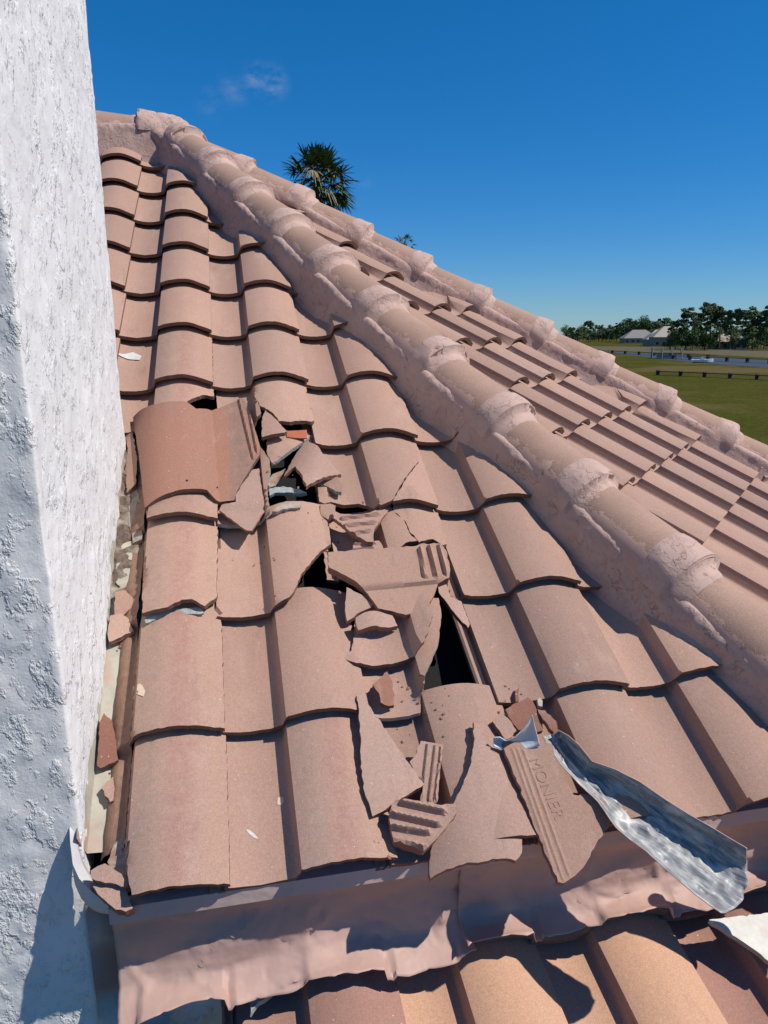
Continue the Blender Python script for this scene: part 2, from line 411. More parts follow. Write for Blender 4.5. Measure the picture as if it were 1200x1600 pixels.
TILE_ME = [grid_tile(rng, [M_TILE, M_EDGE, M_UNDER]) for _ in range(5)]
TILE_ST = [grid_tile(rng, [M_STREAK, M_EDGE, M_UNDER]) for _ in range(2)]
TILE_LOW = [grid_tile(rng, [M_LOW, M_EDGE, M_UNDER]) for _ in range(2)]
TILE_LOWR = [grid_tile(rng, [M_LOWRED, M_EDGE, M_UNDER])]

def clip(poly, nx, ny, d):
    """keep nx*x + ny*y <= d"""
    out = []
    for i in range(len(poly)):
        a, b = poly[i - 1], poly[i]; da = nx * a[0] + ny * a[1] - d; db = nx * b[0] + ny * b[1] - d
        if (da <= 0) != (db <= 0):
            t = da / (da - db); out.append((a[0] + (b[0] - a[0]) * t, a[1] + (b[1] - a[1]) * t))
        if db <= 0: out.append(b)
    return out
RECT = [(-.158, 0), (.186, 0), (.186, E + .05), (-.158, E + .05)]

# ------------------------------------------------------------------ upper roof
roof = empty('tiled_roof', (0, 0, 0))
tag(roof, 'sloping roof of pinkish brown curved tiles with painted mortar ridges, storm broken in its middle', 'roof')
def place(me, name, F, x, s, parent=roof, dz=0, rz=0):
    M = F @ Matrix.Translation((x, s, dz)) @ Matrix.Rotation(rz, 4, 'Z')
    return link(name, me, parent, M)
# near hip as a line on face 1: x + k*s = c
k1 = -HIPD.x / (HIPD.dot(S1)); c1 = HIP0.x
off1 = .088
def hipclip(i, j, poly, jitter=True):
    return clip(poly, 1, k1, c1 - off1 - i * W - k1 * j * E + random.Random(i * 5 + j).uniform(-.012, .012))
broken = {}                                                    # (column, row) -> outlines in photo spots, built below
def addb(i, j, pts, side='frac', label=None, ext=None): broken.setdefault((i, j), []).append((pts, side, label))
# pieces still lying where they were laid, traced on the roof face
def rg(X0, Y0, k, pts): return [(X0 + x / k, Y0 + y / k) for x, y in pts]
addb(-1, 5, [(150, 640), (150, 530), (340, 522), (334, 602), (330, 610), (318, 616), (300, 606), (262, 604), (240, 620), (185, 628)], label='tile with a chipped lower corner')
addb(-1, 4, [(160, 680), (160, 590), (345, 590), (338, 618), (318, 617), (298, 624), (292, 628), (302, 640), (325, 650), (325, 690), (225, 700), (210, 674), (190, 676)], label='tile broken off at its lower left corner')
addb(0, 4, [(338, 598), (395, 596), (402, 622), (408, 645), (398, 668), (398, 700), (345, 705), (340, 640), (338, 620)])
addb(0, 4, rg(370, 590, 4.8, [(120, 40), (540, 40), (520, 115), (581, 318), (560, 330), (480, 322), (400, 332), (315, 325), (280, 275), (235, 240), (180, 215), (125, 150)]), label='upper half of a snapped tile')
addb(0, 4, rg(370, 590, 4.8, [(215, 245), (270, 290), (330, 352), (375, 402), (362, 450), (352, 530), (280, 545), (203, 575), (186, 420), (190, 300)]), label='lower left corner of a snapped tile')
addb(0, 3, rg(370, 590, 4.8, [(210, 280), (560, 280), (530, 345), (527, 465), (460, 505), (380, 560), (300, 625), (265, 640), (225, 560)]), 'grey')
addb(0, 3, [(340, 690), (405, 695), (421, 718), (423, 735), (418, 755), (418, 775), (422, 800), (416, 818), (395, 829), (365, 833), (340, 828)], 'grey')
addb(-1, 3, [(215, 690), (345, 690), (342, 828), (332, 812), (310, 806), (285, 803), (260, 806), (232, 818), (228, 828)])
addb(0, 2, [(335, 780), (425, 790), (440, 770), (505, 765), (517, 850), (500, 862), (482, 884), (470, 898), (462, 918), (452, 933), (440, 948), (430, 962), (400, 969), (365, 969), (340, 965), (325, 955)], label='tile broken along its right side')
addb(-1, 2, [(225, 790), (345, 790), (338, 934), (320, 947), (300, 936), (284, 937), (262, 950), (240, 957), (222, 968)], label='tile with a jagged lower edge')
addb(1, 3, [(480, 690), (560, 670), (652, 660), (655, 720), (612, 782), (596, 792), (576, 791), (560, 787), (540, 789), (520, 785), (498, 790)], label='left part of a cracked tile')
addb(1, 3, [(653, 662), (690, 670), (688, 796), (665, 786), (640, 779), (614, 783), (654, 723)], label='right part of a cracked tile')
addb(1, 2, [(495, 770), (605, 765), (612, 797), (632, 815), (640, 833), (652, 845), (634, 848), (625, 856), (622, 900), (505, 905), (500, 810)], label='left part of a tile cracked from top to bottom')
addb(1, 2, [(614, 765), (690, 770), (698, 850), (692, 852), (676, 842), (655, 847), (642, 833), (634, 815), (614, 797)], label='right part of a tile cracked from top to bottom')
addb(1, 1, rg(530, 900, 4.8, [(100, 560), (120, 300), (640, 160), (745, 165), (766, 300), (745, 500), (700, 620), (650, 720), (640, 810), (612, 900), (612, 1030), (560, 1038), (480, 1062), (390, 1075), (290, 1062), (160, 1010), (150, 880)]), 'grey', 'tile with its right side snapped off, grey at the break')

tiles = []
def tile_at(i, j):
    if (i, j) in broken:
        for n_, (pts, side, label) in enumerate(broken[(i, j)]):
            poly = []
            for p in pts:
                x, s = hit(*p, M1, lambda x, s: tsurf(max(-.15, min(.18, x - i * W)), s - j * E))
                poly.append((max(-.158, min(.186, x - i * W)), max(-.004, min(E + .05, s - j * E))))
            q = [poly[0]]
            for p in poly[1:]:
                if math.hypot(p[0] - q[-1][0], p[1] - q[-1][1]) > .002: q.append(p)
            wallc = clip(q, -1, 0, .37 + i * W) if j < 4 else q
            if len(wallc) < 3: continue
            top = M_STREAK if i == -1 else M_TILE
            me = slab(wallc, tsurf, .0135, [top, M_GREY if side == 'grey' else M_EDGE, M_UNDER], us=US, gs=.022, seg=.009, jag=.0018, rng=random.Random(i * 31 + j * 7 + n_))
            o = place(me, 'roof_tile', M1, i * W, j * E)
            if label: o['label'] = label
        return
    rect = RECT
    if i == -1: 
        if j < 4: rect = [(-.075, 0), (.186, 0), (.186, E + .05), (-.075, E + .05)]
        if j <= 3: rect = [(-.004, 0), (.186, 0), (.186, E + .05), (-.004, E + .05)]
        if j == 0: rect = [(.022, 0), (.186, 0), (.186, E + .05), (-.004, E + .05), (-.004, .10)]
    if i < -1 and j < 4: return
    if i < -1 and j == 4: rect = clip(rect, 0, -1, -.13) if i < -1 else rect
    poly = hipclip(i, j, rect)
    if len(poly) < 3: return
    area = abs(sum(poly[k - 1][0] * poly[k][1] - poly[k][0] * poly[k - 1][1] for k in range(len(poly)))) / 2
    if area < .004: return
    if len(poly) == 4 and area > .118:
        me = (TILE_ST if (i == 0 and j == 0) else TILE_ME)[(i * 3 + j * 5) % (2 if (i == 0 and j == 0) else 5)]
    else:
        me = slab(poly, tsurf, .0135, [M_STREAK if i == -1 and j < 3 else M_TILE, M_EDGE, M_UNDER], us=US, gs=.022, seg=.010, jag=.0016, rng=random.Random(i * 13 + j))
    r = random.Random(i * 17 + j * 3 + 5)
    tiles.append(place(me, 'roof_tile', M1, i * W + r.uniform(-.0012, .0012), j * E + r.uniform(-.002, .002), dz=r.uniform(0, .0012), rz=r.uniform(-.003, .003)))
for j in range(0, 12):
    for i in range(-4, 5): tile_at(i, j)

# ragged mortar smeared over the cut edges of the tiles beside the near hip
M_SMEAR = rough_mat('mortar_smear', (.52, .36, .29), (.44, .30, .24), 50, .003, (.56, .40, .29))
for j in range(0, 12):
    verts = []; faces = []; nn_ = 34; mm_ = 7
    for q in range(nn_ + 1):
        sv = (j + .02 + .96 * q / nn_) * E; xe = c1 - off1 - k1 * sv + .006; i = math.floor((xe + .13) / W)
        wd_ = .010 + .022 * max(0, .35 + noise.noise(Vector((sv * 11, j, 2)))) + .008 * noise.noise(Vector((sv * 50, j, 5)))
        for k in range(mm_ + 1):
            x = xe + .016 - (wd_ + .016) * k / mm_; u = x - math.floor((x + .13) / W) * W
            hgt = tsurf(u, sv - j * E) + .0035 * math.sin(math.pi * min(1, k / mm_ + .15)) + noise.noise(Vector((x * 60, sv * 60, 1))) * .0025
            if k == mm_: hgt -= .004
            if k == 0: hgt -= .012
            verts.append(M1 @ Vector((x, sv, hgt)))
    for q in range(nn_):
        for k in range(mm_): a = q * (mm_ + 1) + k; faces.append((a, a + 1, a + mm_ + 2, a + mm_ + 1))
    me = bpy.data.meshes.new('mortar_smear'); me.from_pydata(verts, [], faces)
    bm = bmesh.new(); bm.from_mesh(me); bmesh.ops.recalc_face_normals(bm, faces=bm.faces); bm.to_mesh(me); bm.free()
    link('mortar_smear', finish(me, [M_SMEAR], 60), roof)

# right-hand face
inv2 = M2.inverted()
def line2(P, D, toward):
    """line on face 2 as (nx, ny, d) with nx*x+ny*y<=d holding at 'toward'"""
    a = inv2 @ P; b = inv2 @ (P + D); dx, dy = b.x - a.x, b.y - a.y; L = math.hypot(dx, dy); nx, ny = -dy / L, dx / L
    d = nx * a.x + ny * a.y; q = inv2 @ toward
    if nx * q.x + ny * q.y > d: nx, ny, d = -nx, -ny, -d
    return nx, ny, d
mid = APEX + (HIPD * -1 + FARD) * 1.2
LN = line2(HIP0, HIPD, mid); LF = line2(APEX + X2 * .10, FARD, mid)
def vis(P, mg):
    d = P - CAM; z = d.dot(FW)
    if z < .05: return False
    px, py = 600 + CF * d.dot(RT) / z, 800 - CF * d.dot(UP) / z
    return -mg < px < 1200 + mg and -mg < py < 1600 + mg
cand = []
for r in range(-9, 8):
    for i in range(-7, 12):
        x = i * W - .088; s = r * E
        poly = clip(RECT, LN[0], LN[1], LN[2] - .085 - LN[0] * x - LN[1] * s)
        if len(poly) >= 3: poly = clip(poly, LF[0], LF[1], LF[2] - .075 - LF[0] * x - LF[1] * s)
        if len(poly) < 3: continue
        area = abs(sum(poly[k - 1][0] * poly[k][1] - poly[k][0] * poly[k - 1][1] for k in range(len(poly)))) / 2
        Pw = M2 @ Vector((x + .05, s + .15, 0))
        if area < .006 or not vis(Pw, 330): continue
        cand.append(((Pw - CAM).length, x, s, poly, area, i, r))
cand.sort(key=lambda c: c[0])
nparts = len([o for o in roof.children if o.name.startswith('roof_tile')])
far_bm = bmesh.new(); nfar = 0
for (dd, x, s, poly, area, i, r) in cand:
    full = len(poly) == 4 and area > .118
    me = TILE_ME[(i * 3 + r * 5) % 5] if full else slab(poly, tsurf, .0135, [M_TILE, M_EDGE, M_UNDER], us=US, gs=.15, seg=.015, jag=.001)
    if nparts < 99 and vis(M2 @ Vector((x + .05, s + .15, 0)), 40):
        place(me, 'roof_tile', M2, x, s, dz=random.uniform(0, .001)); nparts += 1
    else:
        M = M2 @ Matrix.Translation((x, s, 0)); tmp = me.copy(); tmp.transform(M); far_bm.from_mesh(tmp); bpy.data.meshes.remove(tmp); nfar += 1
if nfar:
    me = bpy.data.meshes.new('far_tiles'); far_bm.to_mesh(me); finish(me, [M_TILE, M_EDGE, M_UNDER], 42)
    tag(link('roof_tiles', me, roof), kind='stuff')

# deck under the tiles
def sheet(name, pts, th, m_, parent=None, ndir=None):
    n = (pts[1] - pts[0]).cross(pts[2] - pts[0]).normalized()
    if ndir is not None and n.dot(ndir) < 0: n = -n
    bm = bmesh.new(); a = [bm.verts.new(p) for p in pts]; b = [bm.verts.new(p - n * th) for p in pts]
    bm.faces.new(a); bm.faces.new(b[::-1])
    for k in range(len(pts)): bm.faces.new((a[k - 1], b[k - 1], b[k], a[k]))
    bmesh.ops.recalc_face_normals(bm, faces=bm.faces)
    me = bpy.data.meshes.new(name); bm.to_mesh(me); bm.free(); me.materials.append(m_)
    return link(name, me, parent)
dn = -.10
hl = HIP0 - HIPD * .15
farend = APEX + FARD * 6; nearend = HIP0 - HIPD * 1.6
z1 = N1 * dn; z2 = N2 * dn; za = Vector((0, 0, -.12))
LW = -.381
rl = Vector((-1.6, APEX.y, APEX.z))
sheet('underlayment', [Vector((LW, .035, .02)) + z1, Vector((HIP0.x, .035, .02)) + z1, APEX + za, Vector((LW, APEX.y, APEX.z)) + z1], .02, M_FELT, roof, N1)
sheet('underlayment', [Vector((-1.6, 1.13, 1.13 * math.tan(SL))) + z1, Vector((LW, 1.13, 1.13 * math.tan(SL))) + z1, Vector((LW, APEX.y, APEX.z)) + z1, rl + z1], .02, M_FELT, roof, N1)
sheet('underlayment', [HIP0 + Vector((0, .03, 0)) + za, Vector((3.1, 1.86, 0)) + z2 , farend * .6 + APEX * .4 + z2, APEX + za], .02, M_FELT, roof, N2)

# ------------------------------------------------------------------ mortar beds and caps along hips and ridge
def hipline(P, D, L, nL, nR, t_joint0, ncap, seedv, start=0.0, drop=0.0):
    """P foot, D direction, caps from foot upward; nL, nR normals of the faces left and right of the line"""
    e = D.cross(Vector((0, 0, 1))).normalized()                       # to the right of the climbing direction
    upv = e.cross(D).normalized()
    def face_h(w):
        n = nR if w > 0 else nL
        # height along upv of the face at lateral offset w
        return -(n.dot(e) * w) / n.dot(upv)
    rn = random.Random(seedv)
    # bed
    # (offset, blend from face to height, height, crust)
    left = [(-.112, 0, -.05, 0), (-.099, 0, .000, .2), (-.095, .22, .05, .3), (-.092, .5, .05, .3), (-.090, .78, .05, .4), (-.0885, 1, .048, .6), (-.088, 1, .058, .8), (-.0875, 1, .067, 1), (-.086, 1, .076, 1), (-.0835, 1, .083, .9), (-.080, 1, .088, .8), (-.0755, 1, .092, .6), (-.070, 1, .094, .4), (-.064, 1, .095, .3), (-.056, 1, .095, .2), (-.03, 1, .09, 0)]
    sec = left + [(0, 1, .09, 0)] + [(-w * 1.0 + .036 * min(1, -w / .06), f_, h_, c_) for (w, f_, h_, c_) in reversed(left)]
    nt_ = int(L / .007); verts = []; faces = []
    for q in range(nt_ + 1):
        t = start + L * q / nt_
        for (w, f_, habs, cr_) in sec:
            sg = 1 if w > 0 else -1
            wob = noise.noise(Vector((t * 5, sg * 7.3, seedv))) * .010 + noise.noise(Vector((t * 17, sg * 3.3, seedv + 5))) * .005
            hh = habs - drop * (1 if f_ else 0)
            h = face_h(w) + (habs if f_ == 0 else 0) if f_ == 0 else face_h(w) * (1 - f_) + hh * f_
            p = P + D * t + e * (w + sg * wob * (.8 if f_ < 1 or habs < .06 else .35)) + upv * h
            q3 = Vector((t * 9, w * 40, seedv))
            crust = (noise.noise(p * 34) * .005 + max(0, 1 - abs(noise.noise(p * 26)) * 3) ** 3 * .0055 + noise.noise(p * 95) * .0032 + noise.noise(q3) * .005) * cr_ * (.45 if drop else .7)
            dsp = noise.noise(p * 12) * .003 + crust
            p = p + (e * sg * .8 + upv * .6) * dsp
            verts.append(p)
    nw = len(sec)
    for q in range(nt_):
        for k in range(nw - 1):
            a = q * nw + k; faces.append((a, a + 1, a + nw + 1, a + nw))
    me = bpy.data.meshes.new('mortar_bed'); me.from_pydata(verts, [], faces)
    bm = bmesh.new(); bm.from_mesh(me); bmesh.ops.recalc_face_normals(bm, faces=bm.faces); bm.to_mesh(me); bm.free()
    link('mortar_bed', finish(me, [M_MORT], 60), roof)
    def arc(a, r, flat=1.0):       # a in -1..1
        th = a * R_(94); return math.sin(th) * r, math.cos(th) * r * .97
    T = t_joint0
    for c in range(ncap):
        t0, t1 = T, T + .35 + .03; T += .35
        if t0 > start + L: break
        t1 = min(t1, start + L)
        NA, NT = 26, 9; verts = []; uvs = []; faces = []
        dx = .018 + rn.uniform(-.005, .005); dz_ = rn.uniform(-.004, .004) - drop
        for lay in (0, 1):
            for q in range(NT + 1):
                k = q / NT; t = t0 + (t1 - t0) * k; r = (.108 - .020 * k) - lay * .012; hz = .069 + dz_ - .014 * k
                for a_ in range(NA + 1):
                    aa = -1 + 2 * a_ / NA; w, h = arc(aa, r)
                    verts.append(P + D * t + e * (w + dx) + upv * (h + hz)); uvs.append((a_ / NA, k))
        n0 = (NT + 1) * (NA + 1)
        for q in range(NT):
            for a_ in range(NA):
                i0 = q * (NA + 1) + a_
                faces.append((i0, i0 + 1, i0 + NA + 2, i0 + NA + 1)); faces.append((n0 + i0, n0 + i0 + NA + 1, n0 + i0 + NA + 2, n0 + i0 + 1))
        for a_ in range(NA): faces.append((a_, n0 + a_, n0 + a_ + 1, a_ + 1))
        me = bpy.data.meshes.new('hip_cap'); me.from_pydata(verts, [], faces)
        uvl = me.uv_layers.new(name='UVMap')
        for lp in me.loops: uvl.data[lp.index].uv = uvs[lp.vertex_index]
        c0 = P + D * (t0 + .15); me.transform(Matrix.Translation(-c0))
        link('hip_cap', finish(me, [M_CAP], 40), roof, Matrix.Translation(c0))
        # collar of mortar over the joint
        NA2, NT2 = 40, 14; verts = []; faces = []
        len_up = .085 + rn.uniform(-.014, .018)
        for q in range(NT2 + 1):
            k = q / NT2; t = t0 - .05 + (len_up + .05) * k
            for a_ in range(NA2 + 1):
                aa = (-1 + 2 * a_ / NA2) * 1.0
                un = t + noise.noise(Vector((aa * 3.1, t0 * 9, seedv))) * .022 * (1 if k > .4 else .3)
                d = un - t0
                # cap surface below the joint is lower
                if d < -.004: r = .0925; hz = .069 - .013
                else: r = .108 - .020 * max(0, d) / .38; hz = .069
                if d < -.004: b_ = .002 + .010 * max(0, min(1, (d + .05) / .046)) ** 1.5
                else: b_ = .007 * max(0, min(1, (len_up - d) / .06)) ** .8 - .001
                if k > .96: b_ = -.004
                if k < .02: b_ = -.004
                w, h = arc(aa, r + b_)
                p = P + D * t + e * (w + dx) + upv * (h + hz + dz_)
                p = p + (e * w + upv * h).normalized() * (noise.noise(p * 26) * .0030 + noise.noise(p * 90) * .0006)
                verts.append(p)
        for q in range(NT2):
            for a_ in range(NA2):
                i0 = q * (NA2 + 1) + a_; faces.append((i0, i0 + 1, i0 + NA2 + 2, i0 + NA2 + 1))
        me = bpy.data.meshes.new('mortar_collar'); me.from_pydata(verts, [], faces)
        link('mortar_collar', finish(me, [M_COLLAR], 60), roof)
hipline(HIP0, HIPD, 4.15, N1, N2, -.13, 13, 1.7, start=-.25)
N3 = Matrix.Rotation(R_(-45), 4, 'Z') @ N2
LFAR = 5.4
FF = APEX + X2 * .10 + FARD * LFAR
hipline(FF, -FARD, LFAR - .05, N2, N3, .15, 16, 4.2, drop=.028)
N0 = Vector((0, math.sin(SL), math.cos(SL)))
RP = Vector((-1.5, APEX.y, APEX.z))
hipline(RP, Vector((1, 0, 0)), APEX.x - RP.x + .02, N0, N1, .02, 4, 8.8)
# mound of mortar where the three lines meet
bm = bmesh.new(); bmesh.ops.create_icosphere(bm, subdivisions=5, radius=1)
for v in bm.verts:
    p = Vector((v.co.x * .155, v.co.y * .14, v.co.z * .125 + (.0)))
    p += p.normalized() * (noise.noise(p * 9) * .02 + noise.noise(p * 35) * .005); v.co = p
me = bpy.data.meshes.new('mortar_mound'); bm.to_mesh(me); bm.free()
link('mortar_mound', finish(me, [M_COLLAR], 60), roof, Matrix.Translation(APEX + Vector((.0, 0, .045))))

# ------------------------------------------------------------------ flashing below the eave
FX = [(-.40 + k * .0125) for k in range(int(2.2 / .0125))]
def flashing(x0, x1, name, low, seed, dy=0):
    # profile points (y, z) from the eave down, then flared over the lower tiles
    nx = int((x1 - x0) / .006); verts = []; faces = []
    pr = [(.040, -.020), (.030, -.032), (.034, -.05), (.044, -.08), (.048, -.11), (.048, -.14), (.047, -.168), (.038, -.192), (.020, -.207), (.0, -.217), (-.018, -.224)]
    pr = [tuple(a * (1 - f / 3) + b * f / 3 for a, b in zip(pr[i], pr[i + 1])) for i in range(len(pr) - 1) for f in range(3)] + [pr[-1]]
    for q in range(nx + 1):
        x = x0 + (x1 - x0) * q / nx
        hump = prof(((x - .31 + .146) % W) - .158 + .012)
        for k, (y, z) in enumerate(pr):
            kk = k / (len(pr) - 1); f = max(0, (kk - .45) / .55)
            wr = noise.noise(Vector((x * 6, kk * 2.2, seed))) * .012 * (.3 + kk) + noise.noise(Vector((x * 22, kk * 5, seed + 3))) * .003 * kk
            wr += (abs(noise.noise(Vector((x * 5 + kk * 2, kk * 3, seed + 9)))) * .014 - .004) * min(1, kk * 3)
            rg_ = 1 - abs(noise.noise(Vector((x * 7 + kk * 1.5, kk * 2 - x * 2, seed + 21)))) * 2; wr += max(0, rg_) ** 10 * .006 * min(1, kk * 2.5)
            rg_ = 1 - abs(noise.noise(Vector((x * 12 - kk * 3, kk * 4, seed + 31)))) * 2; wr -= max(0, rg_) ** 12 * .004 * min(1, kk * 2)
            yy = y + dy - wr; zz = z + f * (low(x) + noise.noise(Vector((x * 9, 2, seed))) * .005) + f * f * hump * .5
            yy -= f * noise.noise(Vector((x * 9, 8, seed))) * .007
            verts.append((x, yy, zz))
    n = len(pr)
    for q in range(nx):
        for k in range(n - 1): a = q * n + k; faces.append((a, a + 1, a + n + 1, a + n))
    me = bpy.data.meshes.new(name); me.from_pydata(verts, [], faces)
    bm = bmesh.new(); bm.from_mesh(me); bmesh.ops.recalc_face_normals(bm, faces=bm.faces)
    me2 = bpy.data.meshes.new(name); bm.to_mesh(me2); bm.free()
    o = link(name, finish(me2, [M_FLASH], 60), roof)
    md = o.modifiers.new('t', 'SOLIDIFY'); md.thickness = .0016; md.offset = 0
    o['label'] = 'crumpled pink painted metal flashing under the tile edge'
flashing(-.335, .345, 'eave_flashing', lambda x: -.012 - .02 * max(0, (-.1 - x)) * 4, 2.0)
flashing(.325, 1.75, 'eave_flashing', lambda x: .012, 6.0, dy=-.006)
# light strip showing between butts and flashing
bm = bmesh.new()
def boxm(bm, a, b):
    vs = [bm.verts.new((x, y, z)) for x in (a[0], b[0]) for y in (a[1], b[1]) for z in (a[2], b[2])]
    for f in ((0, 1, 3, 2), (4, 6, 7, 5), (0, 4, 5, 1), (2, 3, 7, 6), (0, 2, 6, 4), (1, 5, 7, 3)): bm.faces.new([vs[i] for i in f])
boxm(bm, (-.33, .004, -.036), (1.8, .03, -.004))
bmesh.ops.recalc_face_normals(bm, faces=bm.faces)
me = bpy.data.meshes.new('eave_strip'); bm.to_mesh(me); bm.free(); me.materials.append(M_DRIP); link('eave_strip', me, roof)
# wall behind the flashing
bm = bmesh.new(); boxm(bm, (-.38, .097, -.9), (1.9, .2, -.075)); bmesh.ops.recalc_face_normals(bm, faces=bm.faces)
me = bpy.data.meshes.new('eave_wall'); bm.to_mesh(me); bm.free(); me.materials.append(M_STUC); link('eave_wall', me, roof)

# strip of cream flashing along the stucco wall
nq = 90; verts = []; faces = []
for q in range(nq + 1):
    s = .112 + 1.12 * q / nq
    for k, (x, h) in enumerate(((-.384, .05), (-.381, .0), (-.379, -.028), (-.345, -.034), (-.315, -.034), (-.297, -.03), (-.293, -.008))):
        p = Vector((x, s, h)); d_ = noise.noise(p * 18) * .005
        verts.append(M1 @ (p + Vector((0 if k < 3 else noise.noise(p * 30) * .003, 0, d_))))
for q in range(nq):
    for k in range(6): a = q * 7 + k; faces.append((a, a + 7, a + 8, a + 1))
me = bpy.data.meshes.new('wall_flashing'); me.from_pydata(verts, [], faces)
link('wall_flashing', finish(me, [M_CREAM], 50), roof)
# dark rubble and dirt filling the upper part of that gap
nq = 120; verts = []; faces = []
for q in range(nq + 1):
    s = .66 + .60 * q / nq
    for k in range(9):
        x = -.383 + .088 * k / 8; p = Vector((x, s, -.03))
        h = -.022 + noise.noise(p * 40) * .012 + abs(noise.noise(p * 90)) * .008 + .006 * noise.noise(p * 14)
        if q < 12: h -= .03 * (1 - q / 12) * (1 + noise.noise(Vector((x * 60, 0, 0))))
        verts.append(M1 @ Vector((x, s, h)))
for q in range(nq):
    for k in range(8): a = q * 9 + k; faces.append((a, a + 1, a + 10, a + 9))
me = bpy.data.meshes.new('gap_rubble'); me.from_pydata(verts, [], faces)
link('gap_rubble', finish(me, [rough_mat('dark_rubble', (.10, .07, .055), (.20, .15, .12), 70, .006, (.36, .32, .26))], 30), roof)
# mortar flank down the left side of the first hump
nq = 110; verts = []; faces = []
for q in range(nq + 1):
    s = .10 + 1.22 * q / nq; st = -BUTT * ((s / E) % 1)
    for k, (x, h) in enumerate(((-.3065, .016), (-.314, .006), (-.328, -.004), (-.343, -.016), (-.352, -.038))):
        p = Vector((x, s, h + st * (1 if k < 2 else .5))); d_ = -abs(noise.noise(p * 40) * .003 + noise.noise(p * 9) * .004)
        verts.append(M1 @ (p + Vector((d_ - .001 * k, 0, 0))))
for q in range(nq):
    for k in range(4): a = q * 5 + k; faces.append((a, a + 5, a + 6, a + 1))
me = bpy.data.meshes.new('mortar_fillet'); me.from_pydata(verts, [], faces)
link('mortar_fillet', finish(me, [rough_mat('brown_mortar', (.30, .185, .13), (.24, .14, .10), 50, .004)], 60), roof)

# ------------------------------------------------------------------ lower roof
low = empty('lower_roof', (0, -.6, -.5))
tag(low, 'lower roof of orange and red brown tiles along the bottom of the picture', 'roof')
for r in range(-5, 1):
    for i in range(-1, 6):
        x = i * W; s = r * E + .07
        P_ = M3 @ Vector((x, s, 0))
        reddish = (i < 0) or (i == 2)
        me = TILE_LOWR[0] if reddish else TILE_LOW[(i + r) % 2]
        place(me, 'roof_tile', M3, x, s, parent=low, dz=random.uniform(0, .001))
sheet('underlayment', [M3 @ Vector((-.69, -1.7, -.05)), M3 @ Vector((1.9, -1.7, -.05)), M3 @ Vector((1.9, .1, -.05)), M3 @ Vector((-.69, .1, -.05))], .02, M_FELT, low, M3.col[2].xyz)

# ------------------------------------------------------------------ stucco wall
def stucco_wall():
    WX, Y0, Y1, Z0, Z1 = LW, .088, 1.125, -1.0, 2.7
    st = .009
    verts = []; faces = []
    def disp(p, n): 
        return p + n * (noise.noise(p * 5) * .004 + noise.noise(p * 17) * .0012 + (.0018 if noise.noise(Vector((p.x, p.y, p.z * .7)) * 22) + .4 * noise.noise(p * 60) > .12 else 0))
    # unrolled path: from front left, round the near corner (rounded), along the right face to the far corner
    path = []
    x = -1.25
    while x < WX - .012: path.append((Vector((x, Y0, 0)), Vector((0, -1, 0)))); x += st
    for a in (15, 35, 55, 75):
        path.append((Vector((WX - .006 + .006 * math.sin(R_(a)), Y0 + .006 - .006 * math.cos(R_(a)), 0)), Vector((math.sin(R_(a)), -math.cos(R_(a)), 0))))
    y = Y0 + .01
    while y < Y1 - .008: path.append((Vector((WX, y, 0)), Vector((1, 0, 0)))); y += st
    for a in (15, 45, 75):
        path.append((Vector((WX - .006 + .006 * math.cos(R_(a)), Y1 - .006 + .006 * math.sin(R_(a)), 0)), Vector((math.cos(R_(a)), math.sin(R_(a)), 0))))
    path.append((Vector((-1.25, Y1, 0)), Vector((0, 1, 0))))
    nz_ = int((Z1 - Z0) / st)
    for k in range(nz_ + 1):
        z = Z0 + (Z1 - Z0) * k / nz_
        for (p, n) in path: verts.append(disp(Vector((p.x, p.y, z)), n))
    n = len(path)
    for k in range(nz_):
        for q in range(n - 1): a = k * n + q; faces.append((a, a + 1, a + n + 1, a + n))
    me = bpy.data.meshes.new('stucco_wall'); me.from_pydata(verts, [], faces)
    o = link('stucco_wall', finish(me, [M_STUC], 60), None)
    tag(o, 'tall white wall of rough trowelled stucco rising out of the roof on the left', 'wall')
stucco_wall()

# ------------------------------------------------------------------ loose pieces
def surf_fn(xc, sc, h0, hx=0, hs=0, arch=None):
    def f(x, s):
        h = h0 + hx * (x - xc) + hs * (s - sc)
        if arch:
            phi, Rr = arch; d = (x - xc) * math.cos(R_(phi)) + (s - sc) * math.sin(R_(phi)); h -= d * d / (2 * Rr)
        return h
    return f
GR = 'loose broken roof tile pieces'
def shard(pts, label, h0=.03, hx=0, hs=0, arch=None, mats=None, th=.0135, feat=None, name='tile_shard', cat='tile shard', tsurf_fn=None, jag=.0021, us=None, F=M1, gs=.012, gx=.008, centre=None, under=None, group=GR):
    cx = sum(p[0] for p in pts) / len(pts); cy = sum(p[1] for p in pts) / len(pts)
    xc, sc = hit(cx, cy, F, lambda x, s: h0)
    if centre: xc, sc = hit(*centre, F, lambda x, s: h0)
    base = tsurf_fn or surf_fn(xc, sc, h0, hx, hs, arch)
    poly = [hit(px, py, F, base) for px, py in pts]
    rel = [(x - xc, s - sc) for x, s in poly]
    if feat: feat = feat(lambda px, py: tuple(a - b for a, b in zip(hit(px, py, F, base), (xc, sc))))
    def f(x, s): return base(x + xc, s + sc) + (feat(x, s) if feat else 0)
    uf = (lambda x, s: base(x + xc, s + sc) - th)
    me = slab(rel, f, th, mats or [M_SHARD, M_FRAC, M_UNDER], gx=gx, gs=gs, jag=jag, us=us, rng=random.Random(int(cx * 7 + cy)), under=uf)
    o = link(name, me, None, F @ Matrix.Translation((xc, sc, 0)))
    tag(o, label, cat, group); 
    return o, (xc, sc), base
